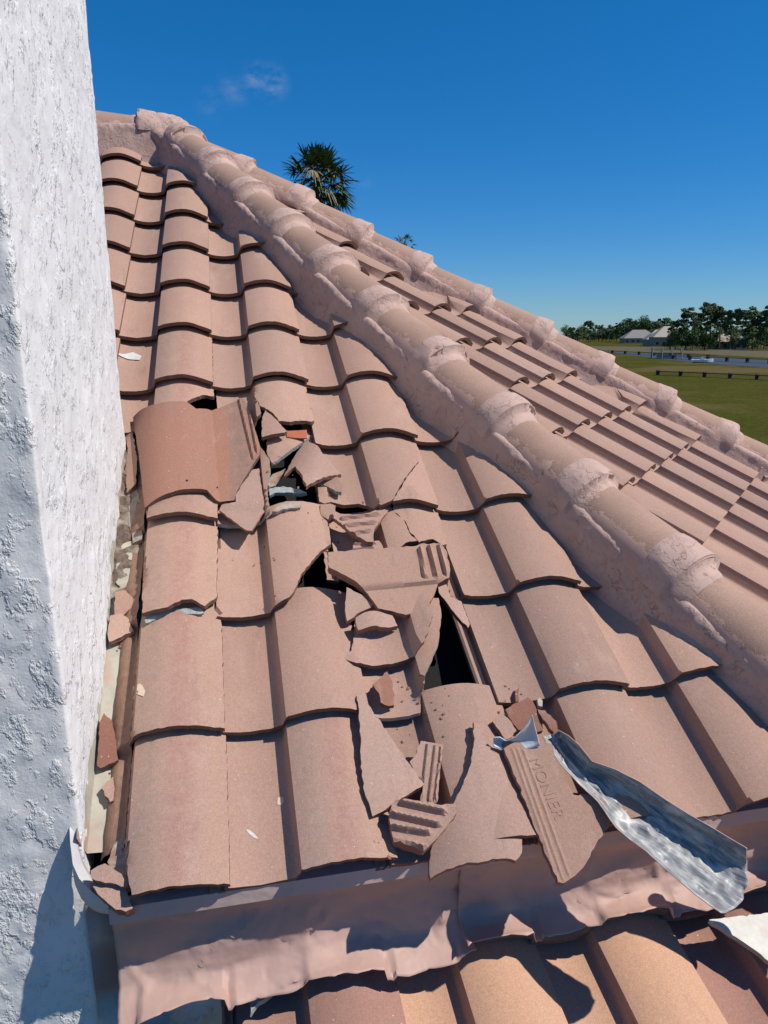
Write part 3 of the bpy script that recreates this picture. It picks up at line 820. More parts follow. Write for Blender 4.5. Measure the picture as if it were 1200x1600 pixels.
def ribs(lines, h, wd):
    """raised ribs along segments given as photo spots"""
    def mk(cv):
        L = [(cv(*a), cv(*b)) for a, b in lines]
        def g(x, s):
            r = 0
            for (ax, ay), (bx, by) in L:
                dx, dy = bx - ax, by - ay; q = dx * dx + dy * dy; t = ((x - ax) * dx + (y_(s) - ay) * dy) / q
                d = math.hypot(x - ax - max(0, min(1, t)) * dx, s - ay - max(0, min(1, t)) * dy)
                r = max(r, h * max(0, 1 - (d / wd) ** 2))
            return r
        return g
    return mk
def y_(s): return s
def ledge(a, b, h, wd=.004):
    """the plate is h higher on the left of a->b (photo spots)"""
    def mk(cv):
        A, B = cv(*a), cv(*b); dx, dy = B[0] - A[0], B[1] - A[1]; L = math.hypot(dx, dy)
        def g(x, s):
            d = (dx * (s - A[1]) - dy * (x - A[0])) / L
            k = max(0, min(1, d / wd + .5)); return h * k * k * (3 - 2 * k)
        return g
    return mk
def both(*fs):
    def mk(cv):
        gs_ = [f(cv) for f in fs]; return lambda x, s: sum(g(x, s) for g in gs_)
    return mk

# the big tile turned head-down
def flip_fn():
    xl, _ = hit(222, 790, M1, lambda x, s: .03)
    _, s_bot = hit(300, 790, M1, lambda x, s: .05); 
    def f(x, s):
        v = (s - s_bot); u = x - xl + v * .035
        if u < .20: k = (u - .095) / .105; z = .046 * (1 - abs(k) ** 2.3) + .004 * max(0, k)
        else: k = min(1, (u - .20) / .10); z = .004 + .004 * k
        return z + .026 + .02 * max(-.02, .1 - v)
    return f
FLIP = flip_fn()
o, oc, bs = shard(rg(180, 600, 4.8, [(133, 250), (190, 195), (300, 152), (420, 130), (520, 130), (560, 150), (605, 185), (700, 190), (800, 172), (895, 130), (960, 108), (1010, 230), (1055, 360), (1090, 475), (1082, 530), (1035, 600), (1000, 660), (955, 730), (915, 800), (893, 872), (830, 878), (760, 872), (720, 830), (690, 795), (600, 785), (480, 795), (350, 838), (222, 928), (205, 800), (180, 560), (145, 330)]),
    'large mottled tile lying head down beside the white wall, rails up its right side', tsurf_fn=FLIP, mats=[M_FLIP, M_EDGE, M_UNDER], name='loose_tile', cat='roof tile', jag=.0008,
    feat=ribs([((373, 622), (396, 716)), ((386, 624), (402, 706))], .009, .0055), group=None, gs=.008, gx=.0032)
for (px, py) in ((292, 751), (339, 762)):
    x, s = hit(px, py, M1, bs); bm = bmesh.new(); bmesh.ops.create_cone(bm, segments=12, radius1=.0032, radius2=.0032, depth=.001, cap_ends=True)
    me = bpy.data.meshes.new('nail_hole'); bm.to_mesh(me); bm.free(); me.materials.append(M_HOLE)
    link('nail_hole', me, o, M1 @ Matrix.Translation((x, s, bs(x, s) + .0006)))

shard(rg(180, 600, 4.8, [(1035, 640), (1078, 632), (1100, 790), (1118, 905), (1126, 945), (1085, 985), (1050, 1050), (1025, 1088), (985, 1085), (850, 990), (780, 935), (800, 905), (905, 885), (905, 830), (960, 740)]),
      'pointed shard with a ledge near its tip, sticking out below the large turned tile', h0=.034, hs=-.06, feat=ledge((415, 791), (345, 791), -.006, .005))
shard(rg(370, 590, 4.8, [(520, 478), (605, 510), (645, 570), (715, 645), (782, 725), (700, 735), (600, 768), (522, 815), (495, 745), (440, 665), (395, 700), (355, 738), (400, 650), (450, 560)]),
      'arched shard perched over the upper black hole in the roof', h0=.052, hx=.12, hs=.0, arch=(-25, .085))
shard(rg(370, 590, 4.8, [(610, 778), (680, 752), (755, 742), (797, 805), (785, 858), (740, 850), (680, 815)]),
      'small grey edged shard tucked under the arched shard', h0=.018, hx=.2, mats=[M_SHARD, M_GREY, M_GREY])
shard(rg(370, 590, 4.8, [(608, 822), (675, 820), (702, 935), (660, 945), (620, 930)]), 'short railed sliver right of the upper black hole', h0=.012, feat=ribs([((503, 762), (512, 784)), ((511, 762), (518, 784))], .005, .002), mats=[M_UNDER, M_FRAC, M_UNDER])
shard(rg(370, 590, 4.8, [(628, 950), (705, 945), (740, 960), (730, 1050), (700, 1070), (640, 1040), (625, 990)]), 'lower railed sliver, broken off beneath the short one', h0=.014, feat=ribs([((505, 792), (509, 806)), ((513, 791), (518, 808))], .005, .002), mats=[M_UNDER, M_FRAC, M_UNDER])
shard(rg(370, 590, 4.8, [(238, 835), (300, 820), (400, 822), (480, 840), (525, 862), (480, 872), (380, 860), (290, 862), (245, 885)]),
      'thin curved strip of grey mortar across the upper black hole', h0=.012, mats=[M_GREY] * 3, th=.012, name='mortar_strip', cat='mortar strip', jag=.003, group=None)
shard(rg(370, 590, 4.8, [(268, 1002), (300, 970), (380, 938), (440, 932), (482, 945), (475, 972), (420, 978), (350, 985), (300, 1005)]),
      'flat grey mortar lump lying below the upper black hole', h0=.040, mats=[M_LUMP, M_LUMP, M_LUMP], th=.012, name='mortar_lump', cat='mortar', jag=.003, group=None)
shard(rg(370, 590, 4.8, [(232, 770), (290, 715), (372, 678), (330, 740), (290, 810), (240, 826)]),
      'grey sliver of mortar standing in the upper black hole', h0=-.01, mats=[M_LUMP, M_GREY, M_GREY], th=.012, name='mortar_sliver', cat='mortar', jag=.003, group=None)
# orange raw head of the tile below the snapped one
shard(rg(370, 590, 4.8, [(375, 400), (525, 392), (527, 455), (450, 452), (375, 445)]), 'strip of raw orange clay showing between two snapped tiles', h0=.033, mats=[M_RUST, M_FRAC, M_UNDER], th=.004, jag=.0005)

shard(rg(490, 760, 4.8, [(148, 178), (200, 205), (300, 215), (430, 192), (500, 165), (558, 140), (572, 172), (505, 250), (466, 305), (448, 360), (450, 418), (400, 415), (290, 352), (205, 275), (150, 238)]),
      'triangular shard with three ribs lying face down above the long shard', h0=.034, hs=-.1, mats=[M_SHARD, M_FRAC, M_UNDER],
      feat=ribs([((534, 811), (590, 804)), ((541, 822), (584, 817)), ((552, 834), (577, 830))], .011, .0058), gs=.004, gx=.006)
shard(rg(490, 760, 4.8, [(312, 418), (400, 416), (490, 406), (520, 450), (522, 500), (268, 510), (296, 462)]),
      'small ribbed shard half hidden behind the long shard', h0=.026, feat=ribs([((555, 851), (585, 849)), ((550, 858), (583, 857))], .007, .003), gs=.004, gx=.006)
shard(rg(490, 760, 4.8, [(105, 515), (450, 485), (765, 466), (800, 450), (945, 448), (990, 500), (1020, 640), (1012, 705), (932, 732), (905, 810), (838, 908), (760, 950), (692, 963), (600, 938), (485, 915), (440, 852), (390, 790), (300, 722), (170, 652), (115, 626)]),
      'long pale shard lying face down across the damage, three thick ribs at its right end', h0=.070, hx=.03, hs=.10, mats=[M_UNDER, M_FRAC, M_UNDER],
      feat=both(ledge((560, 922), (664, 913), .010, .008), ribs([((655, 862), (663, 904)), ((670, 860), (680, 904)), ((686, 858), (696, 900))], .013, .0055)), gs=.006, gx=.005)
# slid-down tile
sx0, ss0 = hit(640, 1012, M1, lambda x, s: .012)
_, sb0 = hit(590, 1035, M1, lambda x, s: .015)
def slid(x, s): return prof(max(-.128, x - sx0)) - .005 - BUTT * (s - sb0) / E + .026 + .03 * (x - sx0 + .1)
shard(rg(530, 900, 4.8, [(22, 605), (92, 560), (112, 420), (120, 250), (290, 100), (640, 90), (705, 290), (672, 400), (640, 485), (592, 545), (562, 605), (420, 652), (280, 672), (130, 652), (60, 630)]),
      'lower part of a tile slid down out of its row under the long shard', tsurf_fn=slid, mats=[M_TILE, M_EDGE, M_UNDER], us=None, gx=.006, gs=.03)
shard(rg(490, 760, 4.8, [(316, 985), (380, 945), (450, 932), (590, 968), (630, 1045), (560, 1058), (440, 1047), (335, 1078), (320, 1040)]),
      'small pale rounded shard like a lip, lying on the slid tile', h0=.058, hs=.35, arch=(0, .12), mats=[M_PALE, M_FRAC, M_FRAC], th=.016)
shard(rg(490, 760, 4.8, [(247, 755), (335, 800), (447, 885), (432, 908), (350, 942), (252, 1010), (240, 950), (242, 850)]),
      'small triangular shard leaning left of the pale rounded one', h0=.052, hs=.25, mats=[M_SHARD, M_FRAC, M_FRAC])
shard(rg(530, 900, 4.8, [(360, 716), (400, 790), (412, 968), (372, 975), (312, 948), (300, 880), (252, 812)]),
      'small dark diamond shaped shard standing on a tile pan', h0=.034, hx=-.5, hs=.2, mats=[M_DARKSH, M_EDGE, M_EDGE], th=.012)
shard(rg(490, 760, 4.8, [(932, 738), (990, 728), (1030, 828), (1108, 862), (1172, 1030), (1160, 1062), (1100, 1000), (1020, 900), (940, 795)]),
      'narrow pale splinter lying along the right edge of the large black hole', h0=.012, hx=.15, mats=[M_PALE, M_EDGE, M_EDGE], th=.014)
shard(rg(540, 1080, 4, [(72, 30), (100, 0), (130, 60), (200, 165), (310, 330), (400, 455), (492, 582), (400, 640), (300, 700), (230, 752), (168, 782), (110, 600), (95, 400), (90, 200)]),
      'long triangular shard propped above the bottom row, pointing upslope', h0=.048, hx=-.10, hs=-.02, mats=[M_SHARD, M_EDGE, M_FRAC], arch=(5, .6))
shard(rg(540, 1080, 4, [(470, 310), (545, 322), (612, 332), (592, 480), (572, 695), (520, 700), (465, 690), (488, 580), (430, 500), (400, 440), (440, 400)]),
      'railed shard standing between the long triangular shard and the broad one', h0=.028, hx=.05, feat=ribs([((668, 1165), (658, 1255)), ((680, 1168), (670, 1252)), ((690, 1168), (680, 1250))], .007, .0035), mats=[M_SHARD, M_FRAC, M_UNDER], gx=.0022, gs=.005)
shard(rg(540, 1080, 4, [(800, 185), (825, 195), (880, 320), (1000, 430), (1052, 490), (1075, 700), (1102, 950), (1102, 1010), (1062, 1060), (980, 1045), (860, 1065), (700, 1090), (600, 1130), (530, 1172), (524, 1060), (545, 940), (600, 860), (660, 720), (725, 600), (780, 465), (802, 320)]),
      'broad smooth shard hanging a little over the roof edge, largest of the loose shards', h0=.062, hs=.02, hx=.0, arch=(0, .19), mats=[M_SHARD, M_FRAC, M_UNDER], gs=.03)
shard(rg(540, 1080, 4, [(308, 682), (372, 670), (480, 690), (600, 712), (688, 700), (692, 760), (650, 820), (600, 885), (540, 950), (488, 1000), (400, 975), (302, 948), (285, 870), (272, 760)]),
      'thick chunk with four deep ribs resting at the foot of the railed shard', h0=.062, hs=.25, hx=.05, mats=[M_SHARD, M_FRAC, M_FRAC], th=.02,
      feat=ribs([((628, 1254), (692, 1268)), ((612, 1272), (684, 1288)), ((614, 1292), (668, 1301)), ((620, 1316), (662, 1324))], .014, .006), gs=.0035, gx=.005)
# lettered shard
o, oc, bs = shard(rg(750, 1050, 2.667, [(92, 300), (200, 260), (300, 300), (330, 420), (390, 512), (480, 506), (560, 580), (540, 642), (492, 700), (440, 800), (395, 850), (350, 880), (325, 876), (290, 790), (250, 700), (150, 440)]),
      'flat shard with embossed letters and a railed left edge, hanging over the roof edge', h0=.052, hx=.02, hs=.06, mats=[M_UNDER, M_FRAC, M_UNDER],
      feat=ribs([((800, 1170), (872, 1376)), ((808, 1170), (880, 1376)), ((818, 1172), (888, 1366))], .0022, .0034), gx=.0022, gs=.005)
A = hit(826, 1186, M1, bs); B = hit(868, 1282, M1, bs)
tcu = bpy.data.curves.new('letters', 'FONT'); tcu.body = 'MONIER'; tcu.size = .034; tcu.extrude = .0006; tcu.bevel_depth = .0003; tcu.space_character = 1.02
to = bpy.data.objects.new('t', tcu); col.objects.link(to); bpy.context.view_layer.update()
tme = bpy.data.meshes.new_from_object(to.evaluated_get(bpy.context.evaluated_depsgraph_get())); bpy.data.objects.remove(to)
ang = math.atan2(B[1] - A[1], B[0] - A[0]); LL = math.hypot(B[0] - A[0], B[1] - A[1]); wt = max(v.co.x for v in tme.vertices); k = LL / wt
for v in tme.vertices:
    x0, y0, z0 = v.co.x * k, v.co.y * 1.0, v.co.z
    x = A[0] + x0 * math.cos(ang) - y0 * math.sin(ang); s = A[1] + x0 * math.sin(ang) + y0 * math.cos(ang)
    v.co = (x - oc[0], s - oc[1], bs(x, s) + z0 + .0003)
tme.materials.clear(); tme.materials.append(M_UNDER)
link('embossed_letters', tme, o, M1 @ Matrix.Translation((oc[0], oc[1], 0)))

shard(rg(740, 1060, 4.8, [(238, 232), (300, 190), (405, 140), (440, 165), (490, 260), (515, 330), (520, 390), (430, 400), (335, 385), (280, 310)]),
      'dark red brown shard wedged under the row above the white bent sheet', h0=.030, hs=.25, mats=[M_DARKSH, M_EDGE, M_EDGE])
shard(rg(740, 1060, 4.8, [(138, 318), (175, 285), (212, 262), (260, 300), (322, 392), (290, 440), (236, 458), (195, 390)]),
      'small shard standing behind the tip of the white bent sheet', h0=.046, hx=.15, mats=[M_SHARD, M_EDGE, M_EDGE], th=.02)
shard(rg(740, 1060, 4.8, [(480, 230), (535, 238), (618, 318), (638, 400), (612, 422), (560, 352)]),
      'narrow red splinter at the top end of the curled metal', h0=.035, mats=[M_DARKSH, M_FRAC, M_FRAC], th=.014, jag=.003)
shard(rg(740, 1060, 4.8, [(478, 165), (495, 140), (518, 170), (515, 210), (488, 205)]), 'tiny cream chip just above the narrow red splinter', h0=.022, mats=[M_CREAM] * 3, th=.01)
shard(rg(740, 1060, 4.8, [(318, 180), (312, 110), (345, 48), (335, 120), (340, 165)]), 'thin dark splinter pointing up from the dark red brown shard', h0=.018, mats=[M_DARKSH] * 3, th=.012, jag=.0003)
# along the wall
shard(rg(100, 1080, 4.572, [(285, 155), (345, 220), (362, 300), (386, 490), (320, 520), (262, 550), (236, 532), (255, 220)]),
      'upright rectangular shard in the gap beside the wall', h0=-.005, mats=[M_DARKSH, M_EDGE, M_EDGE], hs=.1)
shard(rg(100, 1080, 4.572, [(268, 690), (300, 650), (352, 610), (362, 700), (352, 780), (330, 792)]),
      'small angular shard halfway down the gap beside the wall', h0=-.01, mats=[M_SHARD, M_EDGE, M_EDGE])
shard(rg(100, 1080, 4.572, [(190, 1282), (240, 1250), (292, 1230), (350, 1268), (462, 1352), (450, 1398), (330, 1368), (195, 1338)]),
      'upper of two reddish chunks at the foot of the wall corner', h0=.035, mats=[M_SHARD, M_FRAC, M_FRAC], th=.03, jag=.003, hs=.2)
shard(rg(100, 1080, 4.572, [(188, 1368), (330, 1372), (440, 1408), (492, 1550), (440, 1575), (370, 1560), (290, 1490)]),
      'lower of two reddish chunks at the foot of the wall corner', h0=.020, mats=[M_SHARD, M_FRAC, M_FRAC], th=.03, jag=.003)
shard([(180, 925), (196, 922), (208, 935), (205, 950), (192, 962), (179, 960)], 'ribbed brown shard highest of those in the gap beside the wall', h0=-.005, mats=[M_UNDER, M_EDGE, M_EDGE],
      feat=ribs([((184, 926), (183, 958)), ((190, 926), (189, 958))], .005, .003))
shard([(172, 962), (190, 958), (202, 968), (208, 985), (190, 995), (171, 1003), (168, 990)], 'broken shard under the ribbed one in the gap beside the wall', h0=-.004, mats=[M_SHARD, M_FRAC, M_EDGE])
shard([(193, 672), (208, 676), (214, 720), (212, 756), (198, 770), (196, 735), (200, 700)], 'folded brown shard in the gap left of the large turned tile', h0=-.01, hx=.6, mats=[M_UNDER, M_EDGE, M_EDGE])
shard([(198, 772), (214, 760), (222, 800), (222, 842), (208, 848), (200, 815)], 'mud coloured shard below the folded one, next to the wall', h0=-.012, hx=.4, mats=[M_LUMP, M_LUMP, M_EDGE])
shard(rg(100, 1080, 4.572, [(310, 1220), (355, 1100), (430, 1010), (500, 1160), (545, 1290), (520, 1370), (460, 1390), (370, 1310)]),
      'grey and red lump of old mortar under the cut corner of the bottom tile', h0=.0, mats=[M_LUMP] * 3, th=.03, jag=.004, name='mortar_chunk', cat='mortar', hx=.2, group=None)
shard([(192, 850), (206, 845), (210, 880), (204, 918), (186, 925), (180, 890)], 'pale crumbled mortar patch in the gap beside the wall', h0=-.02, mats=[M_CREAM] * 3, th=.012, jag=.004, name='mortar_patch', cat='mortar', group=None)
shard([(226, 964), (250, 954), (280, 950), (312, 950), (318, 958), (290, 960), (255, 962), (228, 974)], 'thin grey white strip showing under the jagged tile edge near the wall', h0=.030, mats=[M_GREY] * 3, th=.006, name='metal_strip', cat='metal strip', group=None)
# crumbs and grit among the broken pieces
bm = bmesh.new(); rc = random.Random(21)
zones = [((505, 800), 60), ((560, 900), 50), ((620, 1050), 45), ((640, 1200), 50), ((440, 740), 40), ((700, 1120), 50), ((800, 1100), 35), ((190, 1000), 14), ((185, 1200), 12), ((400, 860), 60), ((600, 1290), 40)]
for (cx, cy), rad in zones:
    for q in range(11):
        px, py = cx + rc.gauss(0, rad * .5), cy + rc.gauss(0, rad * .6)
        if px > 205:
            f0 = lambda x, s: tsurf(((x + .13) % W) - .13, s % E)
            x, s = hit(px, py, M1, f0); hh = f0(x, s) + .001
        else: x, s = hit(px, py, M1, lambda x, s: -.03); hh = -.03
        r0 = rc.uniform(.0012, .0042); vs = []
        mm = M1 @ Matrix.Translation((x, s, hh)) @ Matrix.Rotation(rc.uniform(0, 6), 4, 'Z') @ Matrix.Diagonal((r0 * rc.uniform(.8, 1.6), r0, r0 * rc.uniform(.5, .9), 1))
        g_ = bmesh.ops.create_icosphere(bm, subdivisions=1, radius=1, matrix=mm)
        for v in g_['verts']: v.co += Vector((rc.uniform(-1, 1), rc.uniform(-1, 1), rc.uniform(-1, 1))) * r0 * .3
me = bpy.data.meshes.new('crumbs'); bm.to_mesh(me); bm.free()
tag(link('tile_crumbs', finish(me, [M_FRAC], smooth=False), None), 'tiny crumbs of broken tile scattered over the damaged part of the roof', 'crumbs', kind='stuff')
# flakes
def flake(pts, label, m_, i, j, cat='paint flake', name='paint_flake', dz=.002):
    f = lambda x, s: tsurf(max(-.128, min(.18, x - i * W)), s - j * E) + dz
    xc, sc = hit(sum(p[0] for p in pts) / len(pts), sum(p[1] for p in pts) / len(pts), M1, f)
    poly = [tuple(a - b for a, b in zip(hit(*p, M1, f), (xc, sc))) for p in pts]
    me = slab(poly, lambda x, s: f(x + xc, s + sc), .0015, [m_] * 3, jag=.0006, gx=.004, gs=.006)
    tag(link(name, me, None, M1 @ Matrix.Translation((xc, sc, 0))), label, cat)
flake([(181, 552), (195, 553), (208, 550), (221, 556), (218, 562), (200, 561), (190, 557)], 'curled pale leaf lying on a tile pan beside the white wall', M_WHITE, -1, 5, 'leaf', 'dry_leaf', .004)
flake([(208, 1072), (222, 1070), (227, 1080), (224, 1088), (207, 1092)], 'squarish cream flake on the tile next to the wall', M_BLOT, -1, 1)
flake([(434, 1246), (442, 1245), (444, 1252), (440, 1258), (433, 1257)], 'round cream flake on the bottom row near a shadow line', M_BLOT, 0, 0)
flake([(384, 1296), (390, 1297), (398, 1303), (404, 1311), (397, 1309), (389, 1302)], 'long white flake on the bottom row, left of the round flake', M_WHITE, 0, 0)

# curled metal flashing torn off the roof
def curled():
    Rt = [(872, 1141), (888, 1150), (905, 1165), (925, 1190), (960, 1202), (1000, 1222), (1040, 1250), (1075, 1272), (1110, 1292), (1140, 1310), (1167, 1326)]
    Lf = [(848, 1150), (862, 1172), (878, 1196), (905, 1225), (935, 1252), (962, 1292), (985, 1312), (1012, 1331), (1045, 1362), (1085, 1396), (1127, 1426)]
    nT, nA = 110, 22; verts = []; faces = []
    def ip(L, t):
        k = t * (len(L) - 1); i = min(len(L) - 2, int(k)); f = k - i; return L[i][0] * (1 - f) + L[i + 1][0] * f, L[i][1] * (1 - f) + L[i + 1][1] * f
    AX = (hitplane(*Rt[-1], N1, N1 * .12) - hitplane(*Rt[-4], N1, N1 * .11)).normalized()
    for q in range(nT + 1):
        t = q / nT; hr = .075 + .055 * t; hl_ = .055 + .04 * t
        n = N1
        a = hitplane(*ip(Rt, t), n, n * hr); b = hitplane(*ip(Lf, t), n, n * hl_)
        d = (b - a).length; ax = (b - a).normalized()
        dn_ = FW * .75 + Vector((0, 0, -.45)); dn_ = (dn_ - ax * dn_.dot(ax)).normalized()
        for k in range(nA + 1):
            u = k / nA; sag = math.sin(math.pi * u ** .7) ** .7 * ((.42 - .22 * t) * d + .012)
            p = a.lerp(b, u) + dn_ * sag + AX * (.035 * math.sin(math.pi * u) ** .7 * t ** 3)
            wr = noise.noise(Vector((t * 9, u * 4, 1))) * .014 + abs(noise.noise(Vector((t * 16, u * 5, 4)))) * .012 + noise.noise(Vector((t * 50, u * 9, 7))) * .002
            p = p + dn_ * wr * min(1, u * 5, (1 - u) * 5 + .3)
            verts.append(p)
    for q in range(nT):
        for k in range(nA): i0 = q * (nA + 1) + k; faces.append((i0, i0 + 1, i0 + nA + 2, i0 + nA + 1))
    me = bpy.data.meshes.new('curled'); me.from_pydata(verts, [], faces)
    c = sum((Vector(v) for v in verts), Vector()) / len(verts); me.transform(Matrix.Translation(-c))
    uvl = me.uv_layers.new(name='UVMap')
    for lp in me.loops: q_, k_ = divmod(lp.vertex_index, nA + 1); uvl.data[lp.index].uv = (q_ / nT, k_ / nA * 4)
    # make the inside (towards the camera) the front face
    if (me.polygons[nA * 50 + 10].normal).dot(CAM - c) < 0:
        me.flip_normals()
    o = link('curled_flashing', finish(me, [M_ZINC, M_FLASH], 60), None, Matrix.Translation(c))
    md = o.modifiers.new('t', 'SOLIDIFY'); md.thickness = .0016; md.offset = -1; md.material_offset = 1; md.material_offset_rim = 1
    tag(o, 'long curled strip of torn metal flashing, bare silver inside, lying over the roof edge', 'metal flashing')
curled()
# folded white sheet
def folded():
    def W_(px, py, h): return hitplane(px, py, N1, N1 * h)
    # outline rows: upright leaf and its foot
    top = [W_(772, 1153, .075), W_(781, 1152, .078), W_(790, 1158, .075), W_(803, 1153, .088), W_(818, 1140, .105), W_(829, 1122, .125), W_(832, 1118, .13)]
    bot = [W_(772, 1166, .062), W_(781, 1170, .058), W_(792, 1172, .055), W_(806, 1173, .055), W_(822, 1171, .058), W_(836, 1168, .062), W_(844, 1165, .066)]
    verts = []; faces = []; nA = 10; cols = 36
    def ip(L, t):
        k = t * (len(L) - 1); i = min(len(L) - 2, int(k)); return L[i].lerp(L[i + 1], k - i)
    for q in range(cols + 1):
        t = q / cols; a, b = ip(top, t), ip(bot, t)
        for k in range(nA + 1):
            u = k / nA; p = a.lerp(b, u); bulge = math.sin(math.pi * u) * .018 * math.sin(math.pi * (.2 + .8 * t) * .9)
            verts.append(p - FW * -bulge + Vector((0, 0, noise.noise(p * 40) * .002)))
    for q in range(cols):
        for k in range(nA): i0 = q * (nA + 1) + k; faces.append((i0, i0 + nA + 1, i0 + nA + 2, i0 + 1))
    me = bpy.data.meshes.new('folded'); me.from_pydata(verts, [], faces)
    o = link('bent_sheet', finish(me, [M_BENT], 60), None); md = o.modifiers.new('t', 'SOLIDIFY'); md.thickness = .0022; md.offset = 0
    tag(o, 'small folded scrap of white metal standing at the upper end of the curled strip', 'metal scrap')
folded()
# peeled flashing at the wall corner
def peeled():
    n = 40; verts = []; faces = []
    wallp = lambda px, py: hitplane(px, py, Vector((0, 1, 0)), Vector((0, .088, 0)))
    outer = [((109, 1293), .084), ((110, 1320), .066), ((114, 1350), .050), ((124, 1372), .038), ((140, 1390), .027), ((160, 1408), .018), ((184, 1424), .010)]
    inner = [((118, 1300), .088), ((124, 1330), .082), ((132, 1352), .074), ((144, 1372), .064), ((157, 1388), .052), ((174, 1404), .038), ((197, 1420), .02)]
    def Y(p, y): return hitplane(*p, Vector((0, 1, 0)), Vector((0, y, 0)))
    def ip(L, t):
        k = t * (len(L) - 1); i = min(len(L) - 2, int(k)); f = k - i
        return Y(L[i][0], L[i][1]).lerp(Y(L[i + 1][0], L[i + 1][1]), f)
    for q in range(n + 1):
        t = q / n; a, b = ip(inner, t), ip(outer, t)
        lowp = b + Vector((-.004, .014, -.02 - .035 * math.sin(math.pi * t)))
        for k in range(9):
            u = k / 8; p = a.lerp(b, min(1, u * 2)) if u <= .5 else b.lerp(lowp, (u - .5) * 2)
            verts.append(p + Vector((0, noise.noise(p * 25) * .003, 0)))
    for q in range(n):
        for k in range(8): i0 = q * 9 + k; faces.append((i0, i0 + 1, i0 + 10, i0 + 9))
    me = bpy.data.meshes.new('peeled'); me.from_pydata(verts, [], faces)
    o = link('peeled_flashing', finish(me, [M_PEEL], 60), None); md = o.modifiers.new('t', 'SOLIDIFY'); md.thickness = .0016; md.offset = 0
    tag(o, 'peeling whitish flashing curling away from the lower corner of the stucco wall', 'metal flashing')
peeled()
# cement patch at the foot of the corner
bm = bmesh.new(); bmesh.ops.create_grid(bm, x_segments=40, y_segments=60, size=.5)
for v in bm.verts:
    x = LW - .005 + (v.co.x + .5) * .135; z = -.45 + (v.co.y + .5) * .40
    p = Vector((x, .083, z)); p.y += noise.noise(p * 14) * .008 + .02 * (v.co.x + .5) ** 2 - .004
    p.y -= max(0, -.26 - z) * .9 * min(1, (v.co.x + .5) * 2); v.co = p
me = bpy.data.meshes.new('cement_patch'); bm.to_mesh(me); bm.free()
link('cement_patch', finish(me, [rough_mat('grey_cement', (.50, .47, .43), (.33, .31, .29), 16, .006, (.33, .23, .19))], 60), roof)
# pvc vent pipe
pc = hitplane(1212, 1330, N1, N1 * .0)
bm = bmesh.new(); bmesh.ops.create_cone(bm, segments=40, radius1=.025, radius2=.025, depth=.20, cap_ends=False)
me = bpy.data.meshes.new('pipe'); bm.to_mesh(me); bm.free()
vp = empty('vent_pipe', pc + Vector((0, -.03, -.06)))
tag(vp, 'white plastic vent pipe cut by the right edge of the picture', 'pipe')
link('pipe', finish(me, [plain('white_plastic', (.72, .72, .70), .4)], 40), vp, Matrix.Translation(pc + Vector((0, -.03, .04))))
bm = bmesh.new(); bmesh.ops.create_cone(bm, segments=40, radius1=.030, radius2=.027, depth=.03, cap_ends=False)
me = bpy.data.meshes.new('collar'); bm.to_mesh(me); bm.free()
link('rubber_collar', finish(me, [plain('black_rubber', (.03, .03, .03), .5)], 40), vp, Matrix.Translation(pc + Vector((0, -.03, -.05))))
# white board on the lower roof, patch of concrete crumbs
shard([(1108, 1437), (1150, 1432), (1215, 1425), (1215, 1512), (1190, 1492), (1150, 1464)], 'cream edged white board lying on the lower roof at the right edge of the picture', F=M3, h0=.062, mats=[rough_mat('chipped_white', (.60, .58, .52), (.72, .70, .62), 30, .003, (.62, .46, .40)), M_CREAM, M_CREAM], th=.012, name='white_board', cat='board', group=None)
shard([(390, 1546), (432, 1541), (425, 1552), (405, 1565), (392, 1583)], 'grey crumb of mortar poking out under the crumpled flashing', F=M3, h0=.03, mats=[M_GREY] * 3, th=.015, jag=.003, name='mortar_crumb', cat='mortar', group=None)

# ------------------------------------------------------------------ land, marsh, far bank
GZ = -7.2
def gpt(px, py, z=None): return hitplane(px, py, Vector((0, 0, 1)), Vector((0, 0, GZ if z is None else z)))
def polar(px, dist, z=None):
    d = ray(px, 540); h = Vector((d.x, d.y, 0)).normalized(); return Vector((CAM.x, CAM.y, 0)) + h * dist + Vector((0, 0, GZ if z is None else z))
def marsh_mat():
    m_, t, b = mat('marsh_grass', 1.0); b.inputs['Specular IOR Level'].default_value = 0; v = coords(t, False)
    n = nz(t, v, .12, 5); f = nz(t, v, 1.6, 5, .7)
    base = mixc(t, rampf(t, n, .35, .65), (.070, .072, .016), (.095, .088, .024))
    base = mixc(t, rampf(t, f, .35, .7), base, (.042, .048, .009)); base = mixc(t, rampf(t, nz(t, v, .03, 4), .52, .62, 0, .8), base, (.13, .10, .045))
    t.links.new(base, b.inputs['Base Color']); bump(t, b, f, .3, .8); return m_
def flat(name, pts, m_, kind='structure'):
    me = bpy.data.meshes.new(name); me.from_pydata(pts, [], [tuple(range(len(pts)))]); me.materials.append(m_)
    if me.polygons[0].normal.z < 0: me.flip_normals()
    o = link(name, me); tag(o, kind=kind); return o
M_MARSH = marsh_mat()
flat('ground', [(-4500, -4500, GZ), (4500, -4500, GZ), (4500, 4500, GZ), (-4500, 4500, GZ)], M_MARSH)
mw, t, b = mat('creek_water', .55); v = coords(t, False)
b.inputs['Base Color'].default_value = (.05, .056, .062, 1); b.inputs['Specular IOR Level'].default_value = .35; bump(t, b, nz(t, v, 1.2, 4), .05, .25)
flat('water', [gpt(px, py) + Vector((0, 0, .02)) for px, py in ((960, 550), (1000, 552), (1060, 554), (1130, 559), (1230, 566), (1400, 575), (1400, 586), (1230, 576), (1130, 570), (1060, 564), (1010, 558), (960, 552))], mw)
mud, t, b = mat('brown_marsh', .95); v = coords(t, False)
t.links.new(mixc(t, rampf(t, nz(t, v, .25, 5), .35, .65), (.12, .085, .045), (.085, .08, .03)), b.inputs['Base Color'])
